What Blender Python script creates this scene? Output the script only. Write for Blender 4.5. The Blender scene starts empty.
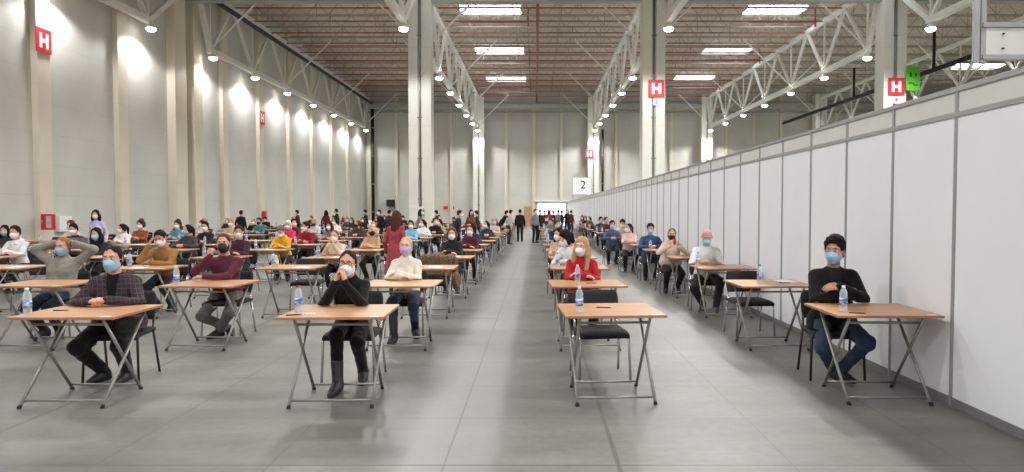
import bpy, math, random
import numpy as np
import openvdb
from mathutils import Vector, Matrix, Euler
PI = math.pi
SC = bpy.context.scene
COL = SC.collection
rng = random.Random(11)
np.seterr(all='ignore')

# ------------------------------------------------------------------ materials
def nt_mat(name):
    m = bpy.data.materials.new(name); m.use_nodes = True
    nt = m.node_tree; b = nt.nodes['Principled BSDF']
    return m, nt, b
def s2l(c):
    return tuple(((x/255.0)/12.92 if x/255.0 <= 0.04045 else ((x/255.0+0.055)/1.055)**2.4) for x in c) + (1.0,)
def texco(nt, scale=(1,1,1), kind='Object'):
    t = nt.nodes.new('ShaderNodeTexCoord'); mp = nt.nodes.new('ShaderNodeMapping')
    mp.inputs['Scale'].default_value = scale
    nt.links.new(t.outputs[kind], mp.inputs['Vector'])
    return mp.outputs['Vector']
def noise(nt, vec, scale, detail=4, rough=0.55):
    n = nt.nodes.new('ShaderNodeTexNoise'); n.inputs['Scale'].default_value = scale
    n.inputs['Detail'].default_value = detail; n.inputs['Roughness'].default_value = rough
    nt.links.new(vec, n.inputs['Vector']); return n.outputs['Fac']
def ramp(nt, fac, stops):
    r = nt.nodes.new('ShaderNodeValToRGB'); e = r.color_ramp.elements
    e[0].position, e[0].color = stops[0]; e[1].position, e[1].color = stops[-1]
    for p, c in stops[1:-1]:
        x = e.new(p); x.color = c
    nt.links.new(fac, r.inputs['Fac']); return r.outputs['Color']
def mixc(nt, fac, a, b, mode='MIX'):
    m = nt.nodes.new('ShaderNodeMix'); m.data_type = 'RGBA'; m.blend_type = mode
    for s, v in ((m.inputs['Factor'], fac), (m.inputs['A'], a), (m.inputs['B'], b)):
        pass
    fi = m.inputs[0]; ai = m.inputs[6]; bi = m.inputs[7]
    for s, v in ((fi, fac), (ai, a), (bi, b)):
        if hasattr(v, 'is_output') or hasattr(v, 'links') and not isinstance(v, (tuple, float, int)):
            nt.links.new(v, s)
        else:
            s.default_value = v
    return m.outputs[2]
def mth(nt, op, a, b=0.0, c=None):
    m = nt.nodes.new('ShaderNodeMath'); m.operation = op
    for i, v in enumerate((a, b) if c is None else (a, b, c)):
        if isinstance(v, (int, float)): m.inputs[i].default_value = v
        else: nt.links.new(v, m.inputs[i])
    return m.outputs[0]
def bump(nt, b, h, strength=0.3, dist=0.02):
    n = nt.nodes.new('ShaderNodeBump'); n.inputs['Strength'].default_value = strength
    n.inputs['Distance'].default_value = dist
    nt.links.new(h, n.inputs['Height']); nt.links.new(n.outputs['Normal'], b.inputs['Normal'])
MATS = {}
def plain(key, rgb, rough=0.6, metal=0.0, var=0.08, scale=6.0, bumps=0.0, bscale=60.0, spec=0.5):
    """procedural colour with a little mottling"""
    if key in MATS: return MATS[key]
    m, nt, b = nt_mat(key)
    c = s2l(rgb)
    v = texco(nt); f = noise(nt, v, scale)
    lo = tuple(x*(1-var) for x in c[:3])+(1,); hi = tuple(min(1, x*(1+var)) for x in c[:3])+(1,)
    nt.links.new(ramp(nt, f, [(0.3, lo), (0.7, hi)]), b.inputs['Base Color'])
    b.inputs['Roughness'].default_value = rough; b.inputs['Metallic'].default_value = metal
    b.inputs['Specular IOR Level'].default_value = spec
    if bumps: bump(nt, b, noise(nt, v, bscale, 2), bumps, 0.01)
    MATS[key] = m; return m
def cloth(rgb, knit=False):
    key = 'cloth_%d_%d_%d' % tuple(rgb)
    if key in MATS: return MATS[key]
    m, nt, b = nt_mat(key); c = s2l(rgb)
    v = texco(nt); f = noise(nt, v, 9.0, 5)
    lo = tuple(x*0.82 for x in c[:3])+(1,); hi = tuple(min(1, x*1.15) for x in c[:3])+(1,)
    nt.links.new(ramp(nt, f, [(0.3, lo), (0.7, hi)]), b.inputs['Base Color'])
    b.inputs['Roughness'].default_value = 0.92; b.inputs['Specular IOR Level'].default_value = 0.2
    try: b.inputs['Sheen Weight'].default_value = 0.1
    except Exception: pass
    f2 = noise(nt, v, 14.0, 3); f3 = noise(nt, v, 170.0, 2)
    bump(nt, b, mth(nt, 'ADD', f2, mth(nt, 'MULTIPLY', f3, 0.12)), 0.3, 0.03)
    MATS[key] = m; return m
def emit(key, rgb, strength):
    if key in MATS: return MATS[key]
    m, nt, b = nt_mat(key)
    b.inputs['Base Color'].default_value = s2l(rgb)
    b.inputs['Emission Color'].default_value = s2l(rgb)
    b.inputs['Emission Strength'].default_value = strength
    MATS[key] = m; return m

# ------------------------------------------------------------------ mesh builder
class MB:
    def __init__(s): s.v = []; s.f = []
    def add(s, vs, fs):
        b = len(s.v); s.v.extend([tuple(x) for x in vs]); s.f.extend([tuple(b+i for i in f) for f in fs]); return s
    def box(s, x0, x1, y0, y1, z0, z1, bev=0.0):
        if bev <= 0:
            vs = [(x, y, z) for z in (z0, z1) for y in (y0, y1) for x in (x0, x1)]
            return s.add(vs, [(0,2,3,1),(4,5,7,6),(0,1,5,4),(2,6,7,3),(0,4,6,2),(1,3,7,5)])
        # chamfered box: 24 verts
        L = ((x0,x1),(y0,y1),(z0,z1)); b = min(bev, *(0.49*(h-l) for l, h in L))
        vs = []; idx = {}
        for sx in (0,1):
            for sy in (0,1):
                for sz in (0,1):
                    sg = (sx,sy,sz)
                    for ax in range(3):
                        p = []
                        for a in range(3):
                            base = L[a][sg[a]]
                            p.append(base if a == ax else base + (b if sg[a] == 0 else -b))
                        idx[(sx,sy,sz,ax)] = len(vs); vs.append(tuple(p))
        fs = []
        for ax in range(3):
            a1, a2 = [a for a in range(3) if a != ax]
            for sd in (0,1):
                q = []
                for (u, w) in ((0,0),(1,0),(1,1),(0,1)):
                    sg = [0,0,0]; sg[ax] = sd; sg[a1] = u; sg[a2] = w
                    q.append(idx[(sg[0],sg[1],sg[2],ax)])
                flip = (sd == 0) ^ (ax == 1)
                fs.append(tuple(q[::-1]) if flip else tuple(q))
        for ax in range(3):               # edges along ax
            a1, a2 = [a for a in range(3) if a != ax]
            for u in (0,1):
                for w in (0,1):
                    def k(t, n):
                        sg = [0,0,0]; sg[ax] = t; sg[a1] = u; sg[a2] = w
                        return idx[(sg[0],sg[1],sg[2],n)]
                    fs.append((k(0,a1),k(1,a1),k(1,a2),k(0,a2)))
        for sx in (0,1):
            for sy in (0,1):
                for sz in (0,1):
                    fs.append(tuple(idx[(sx,sy,sz,a)] for a in range(3)))
        return s.add(vs, fs)
    def tube(s, pts, r, n=8, caps=True, rr=None):
        pts = [Vector(p) for p in pts]; N = len(pts); vs = []; fs = []
        prev = None
        for i, p in enumerate(pts):
            t = (pts[min(i+1,N-1)] - pts[max(i-1,0)]).normalized()
            if prev is None:
                up = Vector((0,0,1)) if abs(t.z) < 0.95 else Vector((1,0,0))
                u = t.cross(up).normalized()
            else:
                u = (prev - t*prev.dot(t)).normalized()
            prev = u; w = t.cross(u)
            ri = rr[i] if rr else r
            for k in range(n):
                a = 2*PI*k/n
                vs.append(p + (u*math.cos(a) + w*math.sin(a))*ri)
        for i in range(N-1):
            for k in range(n):
                a = i*n+k; b = i*n+(k+1)%n
                fs.append((a, b, b+n, a+n))
        if caps:
            fs.append(tuple(range(n-1,-1,-1))); fs.append(tuple((N-1)*n+k for k in range(n)))
        return s.add(vs, fs)
    def bar(s, a, b, w, h, up=(0,0,1)):
        """rectangular bar between two points"""
        a, b = Vector(a), Vector(b); t = (b-a).normalized(); up = Vector(up)
        if abs(t.dot(up)) > 0.97: up = Vector((1,0,0))
        u = t.cross(up).normalized(); v = u.cross(t)
        vs = []
        for p in (a, b):
            for (i, j) in ((-1,-1),(1,-1),(1,1),(-1,1)):
                vs.append(p + u*(w/2*i) + v*(h/2*j))
        return s.add(vs, [(3,2,1,0),(4,5,6,7),(0,1,5,4),(1,2,6,5),(2,3,7,6),(3,0,4,7)])
    def lathe(s, prof, n=16, c=(0,0,0)):
        vs = []; fs = []; M = len(prof)
        for (r, z) in prof:
            for k in range(n):
                a = 2*PI*k/n; vs.append((c[0]+r*math.cos(a), c[1]+r*math.sin(a), c[2]+z))
        for i in range(M-1):
            for k in range(n):
                a = i*n+k; b = i*n+(k+1)%n
                fs.append((a, b, b+n, a+n))
        if prof[0][0] > 1e-6: fs.append(tuple(range(n-1,-1,-1)))
        if prof[-1][0] > 1e-6: fs.append(tuple((M-1)*n+k for k in range(n)))
        return s.add(vs, fs)
    def grid(s, fn, nu, nv, thick=0.0):
        """surface fn(u,v)->(x,y,z); thick along -normal(approx +y) closes it into a slab via fn2"""
        vs = [fn(i/nu, j/nv, 0) for j in range(nv+1) for i in range(nu+1)]
        W = nu+1; fs = [(j*W+i, j*W+i+1, (j+1)*W+i+1, (j+1)*W+i) for j in range(nv) for i in range(nu)]
        if thick:
            o = len(vs); vs += [fn(i/nu, j/nv, thick) for j in range(nv+1) for i in range(nu+1)]
            fs += [tuple(o+k for k in f[::-1]) for f in fs[:nu*nv]]
            ring = [i for i in range(W)] + [j*W+nu for j in range(1, nv+1)] + [nv*W+i for i in range(nu-1,-1,-1)] + [j*W for j in range(nv-1,0,-1)]
            for a, b in zip(ring, ring[1:]+ring[:1]): fs.append((b, a, a+o, b+o))
        return s.add(vs, fs)
    def mesh(s, name, smooth=False):
        me = bpy.data.meshes.new(name); me.from_pydata(s.v, [], s.f); me.update()
        if smooth: me.shade_smooth()
        return me
    def build(s, name, mat, parent=None, smooth=False, autosm=False):
        me = s.mesh(name, smooth)
        return link(name, me, mat, parent)
def link(name, me, mat, parent=None):
    if mat is not None: me.materials.append(mat)
    o = bpy.data.objects.new(name, me); COL.objects.link(o)
    if parent is not None: o.parent = parent
    return o
def tag(o, label=None, cat=None, group=None, kind=None):
    if label: o['label'] = label
    if cat: o['category'] = cat
    if group: o['group'] = group
    if kind: o['kind'] = kind
    return o
def empty(name, loc=(0,0,0), rz=0.0):
    o = bpy.data.objects.new(name, None); COL.objects.link(o)
    o.location = loc; o.rotation_euler = (0,0,rz); o.empty_display_size = 0.1
    return o
def struct(o):
    o['kind'] = 'structure'; return o
KIDS = {}
def copy_tree(o, parent=None):
    c = o.copy(); COL.objects.link(c)
    if parent is not None: c.parent = parent
    for ch in list(o.children): copy_tree(ch, c)
    return c

# ------------------------------------------------------------------ signed-distance sculpting
def rotm(yaw=0, pitch=0, roll=0):
    """yaw about z, pitch: positive nods the face (-Y) down, roll about y"""
    return np.array((Euler((0,0,yaw)).to_matrix() @ Euler((pitch,0,0)).to_matrix() @ Euler((0,roll,0)).to_matrix()))
class Sdf:
    def __init__(s): s.p = []; s.cuts = []; s.nz = 0.0; s.nf = 30.0; s.streak = False
    def cone(s, a, b, r1, r2=None, k=0.02, sub=False):
        s.p.append(('c', np.array(a, float), np.array(b, float), r1, r1 if r2 is None else r2, k, sub)); return s
    def ell(s, c, r, R=None, k=0.02, sub=False):
        s.p.append(('e', np.array(c, float), np.array(r, float), None if R is None else np.array(R, float), None, k, sub)); return s
    def cut(s, fn): s.cuts.append(fn); return s
    def mesh(s, vox, name):
        lo = np.full(3, 1e9); hi = np.full(3, -1e9); bb = []
        for q in s.p:
            if q[0] == 'c':
                m = max(q[3], q[4]); l = np.minimum(q[1], q[2])-m; h = np.maximum(q[1], q[2])+m
            else:
                if q[3] is None: ext = q[2]
                else: ext = np.sqrt(((q[3]*q[2][None,:])**2).sum(1))
                l = q[1]-ext; h = q[1]+ext
            bb.append((l, h))
            if not q[6]: lo = np.minimum(lo, l); hi = np.maximum(hi, h)
        lo -= 4*vox+0.012; hi += 4*vox+0.012
        n = np.ceil((hi-lo)/vox).astype(int)+1
        F = np.full(tuple(n), 0.2, np.float32)
        ax = [(lo[i]+np.arange(n[i])*vox).astype(np.float32) for i in range(3)]
        for q, (l, h) in zip(s.p, bb):
            k = q[5]; m = k+3*vox
            i0 = np.clip(np.floor((l-m-lo)/vox).astype(int), 0, n); i1 = np.clip(np.ceil((h+m-lo)/vox).astype(int)+1, 0, n)
            if (i1 <= i0).any(): continue
            X = ax[0][i0[0]:i1[0]][:,None,None]; Y = ax[1][i0[1]:i1[1]][None,:,None]; Z = ax[2][i0[2]:i1[2]][None,None,:]
            if q[0] == 'c':
                a, b = q[1], q[2]; d = b-a; L = float(d@d)+1e-12
                x = X-np.float32(a[0]); y = Y-np.float32(a[1]); z = Z-np.float32(a[2])
                t = np.clip((x*np.float32(d[0])+y*np.float32(d[1])+z*np.float32(d[2]))*np.float32(1/L), 0, 1)
                D = np.sqrt((x-t*np.float32(d[0]))**2+(y-t*np.float32(d[1]))**2+(z-t*np.float32(d[2]))**2) - (np.float32(q[3])+t*np.float32(q[4]-q[3]))
            else:
                c, r, R = q[1], q[2], q[3]
                x = X-np.float32(c[0]); y = Y-np.float32(c[1]); z = Z-np.float32(c[2])
                if R is not None:
                    M = R.astype(np.float32)
                    x, y, z = (x*M[0,0]+y*M[1,0]+z*M[2,0], x*M[0,1]+y*M[1,1]+z*M[2,1], x*M[0,2]+y*M[1,2]+z*M[2,2])
                u = np.sqrt((x/np.float32(r[0]))**2+(y/np.float32(r[1]))**2+(z/np.float32(r[2]))**2)
                g = np.sqrt((x/np.float32(r[0]**2))**2+(y/np.float32(r[1]**2))**2+(z/np.float32(r[2]**2))**2)
                D = u*(u-1)/np.maximum(g, 1e-6)
            V = F[i0[0]:i1[0], i0[1]:i1[1], i0[2]:i1[2]]
            if q[6]: D = -D; hh = np.maximum(k-np.abs(V-D), 0)/max(k,1e-6); V[...] = np.maximum(V, D)+hh*hh*(k*0.25)
            else: hh = np.maximum(k-np.abs(V-D), 0)/max(k,1e-6); V[...] = np.minimum(V, D)-hh*hh*(k*0.25)
        if s.nz or s.cuts:
            X = ax[0][:,None,None]; Y = ax[1][None,:,None]; Z = ax[2][None,None,:]
            if s.nz:
                w = s.nf
                if s.streak: F += np.float32(s.nz)*(np.sin(X*110+2*np.sin(Z*14))*np.cos(Y*100+2*np.sin(Z*17+1))+.6*np.sin(X*52+Y*61+3*np.sin(Z*9)))
                else: F += np.float32(s.nz)*(np.sin(X*w+2.1*np.sin(Z*w*0.61+1.3))*np.cos(Z*w*0.83+1.7*np.sin(Y*w*0.7)) + 0.6*np.sin(Z*w*1.55+2.3*np.sin(X*w*0.9+Y*w*0.5))*np.cos(Y*w*1.1))
            for fn in s.cuts: np.maximum(F, fn(X, Y, Z), out=F)
        F[0]=F[-1]=0.2; F[:,0]=F[:,-1]=0.2; F[:,:,0]=F[:,:,-1]=0.2
        g = openvdb.FloatGrid(0.2); g.copyFromArray(F, tolerance=0.0)
        g.transform = openvdb.createLinearTransform(float(vox))
        pts, quads = g.convertToQuads(isovalue=0.0)
        pts = np.asarray(pts, np.float32)+lo.astype(np.float32)
        return quad_mesh(name, pts, np.asarray(quads))
def quad_mesh(name, pts, quads):
    me = bpy.data.meshes.new(name); nv, nq = len(pts), len(quads)
    me.vertices.add(nv); me.vertices.foreach_set('co', np.ascontiguousarray(pts, np.float32).ravel())
    me.loops.add(nq*4); me.loops.foreach_set('vertex_index', np.ascontiguousarray(quads, np.int32).ravel())
    me.polygons.add(nq); me.polygons.foreach_set('loop_start', np.arange(0, nq*4, 4, dtype=np.int32))
    me.update(calc_edges=True); me.validate(); me.shade_smooth()
    return me
# ------------------------------------------------------------------ camera
CAM_H, FPX, VPX, VPY = 1.6, 715.0, 536.0, 211.0
cam = bpy.data.cameras.new('camera'); camo = bpy.data.objects.new('camera', cam); COL.objects.link(camo)
cam.sensor_fit = 'HORIZONTAL'; cam.sensor_width = 36.0; cam.lens = 36.0*FPX/1024
pit = math.atan((236-VPY)/FPX)
camo.location = (0,0,CAM_H); camo.rotation_euler = (PI/2-pit, 0, 0)
cam.shift_x = -(VPX-512)/1024; cam.clip_end = 300
SC.camera = camo
# ------------------------------------------------------------------ hall dimensions (metres)
XL, XR, YN, YB = -18.5, 48.0, -36.0, 78.0
ZC = 14.9
XP, HP = 3.41, 2.60            # exhibition partition
LINES = (-17.8, -6.08, 6.08, 18.1, 30.1, 42.1)
NEAR = [3.6+5.9*k for k in range(6)]
BEHIND = [-33.8+5.9*k for k in range(6)]
FAR = [39.4+5.85*k for k in range(7)]
ZCH, ZTOP, ZLAMP = 10.35, 13.5, 9.95

# ---- materials of the hall
def floor_mat():
    m, nt, b = nt_mat('polished_concrete')
    tc = nt.nodes.new('ShaderNodeTexCoord'); sp = nt.nodes.new('ShaderNodeSeparateXYZ')
    nt.links.new(tc.outputs['Object'], sp.inputs[0]); X, Y = sp.outputs[0], sp.outputs[1]
    v = tc.outputs['Object']
    n1 = noise(nt, v, 0.35, 5, 0.6)
    mp = nt.nodes.new('ShaderNodeMapping'); mp.inputs['Scale'].default_value = (0.35, 1.6, 1)
    nt.links.new(v, mp.inputs[0]); n2 = noise(nt, mp.outputs[0], 1.3, 6, 0.62)
    n3 = noise(nt, v, 14.0, 4, 0.6)
    f = mth(nt, 'ADD', mth(nt, 'MULTIPLY', n1, 0.45), mth(nt, 'ADD', mth(nt, 'MULTIPLY', n2, 0.42), mth(nt, 'MULTIPLY', n3, 0.13)))
    base = ramp(nt, f, [(0.33, s2l((84,84,80))), (0.5, s2l((114,114,109))), (0.66, s2l((143,143,137)))])
    # a paler strip along the aisle
    def band(c, hw, soft):
        wob = mth(nt, 'MULTIPLY', mth(nt, 'SUBTRACT', n2, 0.5), 0.12)
        d = mth(nt, 'ABSOLUTE', mth(nt, 'SUBTRACT', mth(nt, 'ADD', X, wob), c))
        mr = nt.nodes.new('ShaderNodeMapRange'); mr.interpolation_type = 'SMOOTHSTEP'
        mr.inputs[1].default_value = hw-soft; mr.inputs[2].default_value = hw+soft
        mr.inputs[3].default_value = 1; mr.inputs[4].default_value = 0
        nt.links.new(d, mr.inputs[0]); return mr.outputs[0]
    base = mixc(nt, mth(nt, 'MULTIPLY', band(-0.60, 0.36, 0.14), 0.5), base, s2l((164,164,163)))
    base = mixc(nt, mth(nt, 'MULTIPLY', band(-0.22, 0.045, 0.04), 0.22), base, s2l((105,104,101)))
    # slab joints
    def joint(c, period, off, w):
        fr = mth(nt, 'FRACT', mth(nt, 'ADD', mth(nt, 'DIVIDE', c, period), off))
        d = mth(nt, 'ABSOLUTE', mth(nt, 'SUBTRACT', fr, 0.5))
        return mth(nt, 'LESS_THAN', d, w/period/2)
    jx = joint(X, 1.10, 0.5-0.52/1.10+10, 0.016); jy = joint(Y, 1.02, 0.5-4.45/1.02+20, 0.012)
    jbig = joint(X, 4.4, 0.5-0.52/4.4+10, 0.035); jby = joint(Y, 6.12, 0.5-4.45/6.12+20, 0.025)
    mottled = mth(nt, 'MULTIPLY', n1, 0.75)
    base = mixc(nt, mth(nt, 'MULTIPLY', mth(nt, 'MAXIMUM', jx, jy), mth(nt, 'MULTIPLY', mottled, 1.0)), base, s2l((74,73,70)))
    base = mixc(nt, mth(nt, 'MULTIPLY', mth(nt, 'MAXIMUM', jbig, jby), 0.6), base, s2l((88,86,82)))
    nt.links.new(base, b.inputs['Base Color'])
    rr = nt.nodes.new('ShaderNodeMapRange'); rr.inputs[3].default_value = 0.30; rr.inputs[4].default_value = 0.55
    nt.links.new(n2, rr.inputs[0]); nt.links.new(rr.outputs[0], b.inputs['Roughness'])
    b.inputs['Specular IOR Level'].default_value = 0.42
    bump(nt, b, n3, 0.05, 0.01)
    return m
def wall_mat(key, rgb, pz=1.15, soft=0.06):
    m, nt, b = nt_mat(key)
    tc = nt.nodes.new('ShaderNodeTexCoord'); sp = nt.nodes.new('ShaderNodeSeparateXYZ')
    nt.links.new(tc.outputs['Object'], sp.inputs[0])
    n = noise(nt, tc.outputs['Object'], 0.5, 5)
    c = s2l(rgb); lo = tuple(x*(1-soft) for x in c[:3])+(1,); hi = tuple(x*(1+soft) for x in c[:3])+(1,)
    base = ramp(nt, n, [(0.3, lo), (0.7, hi)])
    fr = mth(nt, 'FRACT', mth(nt, 'DIVIDE', mth(nt, 'ADD', sp.outputs[2], 30.0), pz))
    ln = mth(nt, 'LESS_THAN', fr, 0.012/pz)
    base = mixc(nt, mth(nt, 'MULTIPLY', ln, 0.25), base, s2l((110,108,104)))
    nt.links.new(base, b.inputs['Base Color']); b.inputs['Roughness'].default_value = 0.6
    b.inputs['Specular IOR Level'].default_value = 0.3
    return m
def deck_mat():
    m, nt, b = nt_mat('ribbed_roof_deck')
    tc = nt.nodes.new('ShaderNodeTexCoord'); sp = nt.nodes.new('ShaderNodeSeparateXYZ')
    nt.links.new(tc.outputs['Object'], sp.inputs[0])
    s_ = mth(nt, 'SINE', mth(nt, 'MULTIPLY', sp.outputs[1], 2*PI/0.3))
    n = noise(nt, tc.outputs['Object'], 0.8, 4)
    nt.links.new(ramp(nt, n, [(0.3, s2l((214,205,188))), (0.7, s2l((230,221,205)))]), b.inputs['Base Color'])
    b.inputs['Roughness'].default_value = 0.6
    bump(nt, b, s_, 0.6, 0.06)
    return m
M_FLOOR = floor_mat()
M_WALL = wall_mat('insulated_wall_panel', (206,204,198))
M_PIL = wall_mat('cream_pilaster', (222,214,197), 3.3)
M_COL = wall_mat('white_column', (226,224,216), 4.0)
M_DECK = deck_mat()
M_STEEL = plain('painted_truss_steel', (238,236,230), 0.5)
M_JOIST = plain('painted_joist', (172,163,150), 0.6)
M_RED = plain('red_pipe_paint', (160,92,86), 0.5)
M_REDS = plain('red_sign', (205,30,48), 0.5, var=0.03)
M_WHITE = plain('white_gloss', (240,240,240), 0.45, var=0.02)
M_DARK = plain('dark_rubber', (22,22,24), 0.6)
M_PANEL = plain('white_partition_panel', (240,243,249), 0.42, var=0.025, scale=1.2)
M_ALU = plain('aluminium_profile', (168,169,171), 0.42, metal=0.55, var=0.04)
M_FASC = plain('partition_fascia', (214,214,212), 0.5, var=0.03)
M_CHROME = plain('chrome_tube', (205,206,210), 0.18, metal=1.0, var=0.03)
M_GALV = plain('grey_powder_coat', (150,149,146), 0.38, metal=0.6, var=0.06)
M_SKY = emit('rooflight_daylight', (240,247,255), 5.0)
M_LAMP = emit('lamp_diffuser', (255,248,235), 30.0)
M_DAY = emit('daylight_beyond_gate', (245,248,255), 2.6)
M_GREEN = plain('green_sign', (92,196,52), 0.5, var=0.03)
M_GIRT = plain('grey_girt', (172,170,164), 0.55)
M_WOODB = plain('brown_board', (176,140,98), 0.7, var=0.12)
M_INK = plain('black_ink', (20,20,22), 0.6, var=0.02)

# ---- shell
struct(MB().box(XL-0.4, XR+0.4, YN-0.4, YB+0.4, -0.2, 0).build('floor', M_FLOOR))
struct(MB().box(XL-0.4, XR+0.4, YN-0.4, YB+0.4, ZC, ZC+0.2).build('ceiling', M_DECK))
struct(MB().box(XL-0.3, XL, YN, YB, 0, ZC).build('wall_left', M_WALL))
w = MB(); w.box(XL, 0.2, YB, YB+0.3, 0, ZC); w.box(3.25, XR, YB, YB+0.3, 0, ZC); w.box(0.2, 3.25, YB, YB+0.3, 2.45, ZC)
struct(w.build('wall_back', M_WALL))
struct(MB().box(XR, XR+0.3, YN, YB, 0, ZC).build('wall_far_right', M_WALL))
struct(MB().box(XL, XR, YN-0.3, YN, 0, ZC).build('wall_front', M_WALL))
# open gate with daylight outside
d = struct(empty('door_1', (1.72, YB, 0)))
MB().box(-1.52, 1.52, 0.9, 0.95, 0, 2.45).build('daylight', M_DAY, d)
f = MB(); f.box(-1.62,-1.5,-0.08,0.1,0,2.5); f.box(1.5,1.62,-0.08,0.1,0,2.5); f.box(-1.62,1.62,-0.1,0.1,2.42,2.62)
f.build('door_frame', M_WHITE, d)
MB().box(-1.9, 2.0, -0.5, 0.0, 2.62, 2.72).build('canopy_ledge', M_WHITE, d)
# pilasters: left wall and back wall
tn = 0
def pil_left(y, wd=0.74, dp=0.2):
    global tn; tn += 1
    m = MB(); m.box(0, dp, -wd/2, wd/2, 0, ZC-0.1, 0.02); m.box(0, dp+0.03, -wd/2-0.05, -wd/2, 0, ZC-0.1)
    o = m.build('trim_%d' % tn, M_PIL); o.location = (XL, y, 0); struct(o)
for y in [-31,-25,-19,-13,-7,-1,4.9,10.4,15.6,20.9,26.8,31.9,42.4,47.9,53.6,59.1,64.6,70.1]: pil_left(y)
pil_left(36.7, 1.2, 0.4); pil_left(38.6, 1.0, 0.4)
for k in range(-6, 15):
    x = -0.25+2.98*k
    if not (XL < x < XR): continue
    tn += 1
    m = MB(); m.box(-0.16, 0.16, -0.26, 0, 0 if not (0.1 < x < 3.3) else 2.8, ZC-0.1, 0.015)
    o = m.build('trim_%d' % tn, M_PIL); o.location = (x, YB, 0); struct(o)
for z in (12.2, 13.3):
    tn += 1
    o = MB().box(XL, XR, -0.32, 0.0, z, z+0.16).build('trim_%d' % tn, M_GIRT); o.location = (0, YB, 0); struct(o)
struct(MB().box(XL, XL+0.05, YN, YB, 0, 0.25).build('baseboard_left', M_GIRT))
struct(MB().box(XL, 0.1, YB-0.05, YB, 0, 0.3).build('baseboard_back', M_GIRT))
# dark downpipes in the corner of the hall and beside the far column
def downpipe(x, y, z0, z1, r, lab):
    t = empty('downpipe', (x, y, 0)); tag(t, lab, 'pipe')
    MB().tube([(0,0,z0),(0,0,z1)], r, 10).build('pipe', M_DARK, t, True)
    for z in np.arange(max(z0, 1.5), z1, 3.0): MB().lathe([(r*1.25,-0.05),(r*1.25,0.05)], 10, (0,0,z)).build('collar', M_GALV, t)
downpipe(XL+1.0, 76.9, 0, 13.2, 0.17, 'black downpipe in the back corner of the hall by the pale wall')
downpipe(7.05, 75.9, 0, 10.2, 0.12, 'black downpipe beside the far column with a red H sign')

# ---- columns on the truss lines
def column(x, y, label=None):
    m = MB(); a, b_, g, dp = 0.58, 0.5, 0.10, 0.16
    pts = [(-a,-b_),(-g,-b_),(-g,-b_+dp),(g,-b_+dp),(g,-b_),(a,-b_),(a,b_),(-a,b_)]
    n = len(pts); vs = [(px,py,z) for z in (0, 13.9) for px,py in pts]
    fs = [(i,(i+1)%n,(i+1)%n+n,i+n) for i in range(n)]+[(7,6,5,2+0),(0,1,2,3)][:0]
    m.add(vs, fs)
    m.box(-a-0.12, a+0.12, -b_-0.12, b_+0.12, 0, 0.16, 0.02)
    o = m.build('column', M_COL); o.location = (x, y, 0); struct(o)
    p = MB(); p.tube([(0,-b_+0.06,0.2),(0,-b_+0.06,13.5)], 0.045, 8)
    p.build('conduit', M_GALV, o, True)
    cl = MB()
    for z in np.arange(2.2, 13, 2.1): cl.box(-0.14, 0.14, -b_-0.01, -b_+0.05, z, z+0.05)
    cl.build('conduit_clip', M_GALV, o)
    return o
CXS = {18.1: 18.5, -6.08: -6.0}
for x in LINES[1:]:
    column(CXS.get(x, x), 37.6); column(x, 0.1); column(x, 76.4)
# ---- transverse tie beams at the columns
for y in (0.1, 37.6, 76.2):
    tn += 1
    o = MB().box(XL, XR, -0.22, 0.22, 12.45, 12.95, 0.02).build('trim_%d' % tn, M_GIRT); o.location = (0, y, 0); struct(o)

# ---- trusses
ORD = ['first','second','third','fourth','fifth','sixth','seventh','eighth','ninth','tenth','eleventh','twelfth','thirteenth','fourteenth',
       'fifteenth','sixteenth','seventeenth','eighteenth','nineteenth','twentieth','twenty-first','twenty-second','twenty-third','twenty-fourth']
LNAME = ['along the left wall', 'left of the aisle', 'just over the partition',
         'second line beyond partition', 'third line beyond partition', 'outermost line beyond partition']
def truss(x, nodes, y0, y1, lab, wall=False):
    t = empty('roof_truss', (x, 0, 0)); tag(t, lab, 'truss', 'white roof trusses')
    MB().bar((0,y0,ZTOP),(0,y1,ZTOP),0.27,0.25).build('top_chord', M_STEEL, t)
    MB().bar((0,nodes[0]-0.2,ZCH),(0,nodes[-1]+0.2,ZCH),0.28,0.28).build('bottom_chord', M_STEEL, t)
    tops = [y0]+[(a+b)/2 for a,b in zip(nodes, nodes[1:])]+[y1]
    for i, n in enumerate(nodes):
        for j in (i, i+1):
            wd = 0.24 if (j in (0, len(nodes))) else 0.16
            MB().bar((0,n,ZCH),(0,tops[j],ZTOP if j not in (0,len(nodes)) else ZTOP-0.2),wd,wd,(1,0,0)).build('web_member', M_STEEL, t)
        MB().bar((0,n,ZCH),(0,n,ZTOP),0.09,0.09,(0,1,0)).build('post', M_STEEL, t)
    for i, n in enumerate(nodes[::2]):
        for sg in ((1,) if wall else (1,-1)):
            MB().tube([(0,n,ZCH+0.1),(sg*3.3,n,13.65)],0.05,6).build('knee_brace', M_STEEL, t)
for i, x in enumerate(LINES):
    truss(x, NEAR, 0.6, 37.2, 'white lattice roof truss %s, before the big columns' % LNAME[i], i == 0)
    truss(x, BEHIND, -36.0, -0.4, 'white lattice roof truss %s, behind the camera' % LNAME[i], i == 0)
    truss(x, FAR, 38.0, 76.0, 'white lattice roof truss %s, behind the big columns' % LNAME[i], i == 0)
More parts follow.
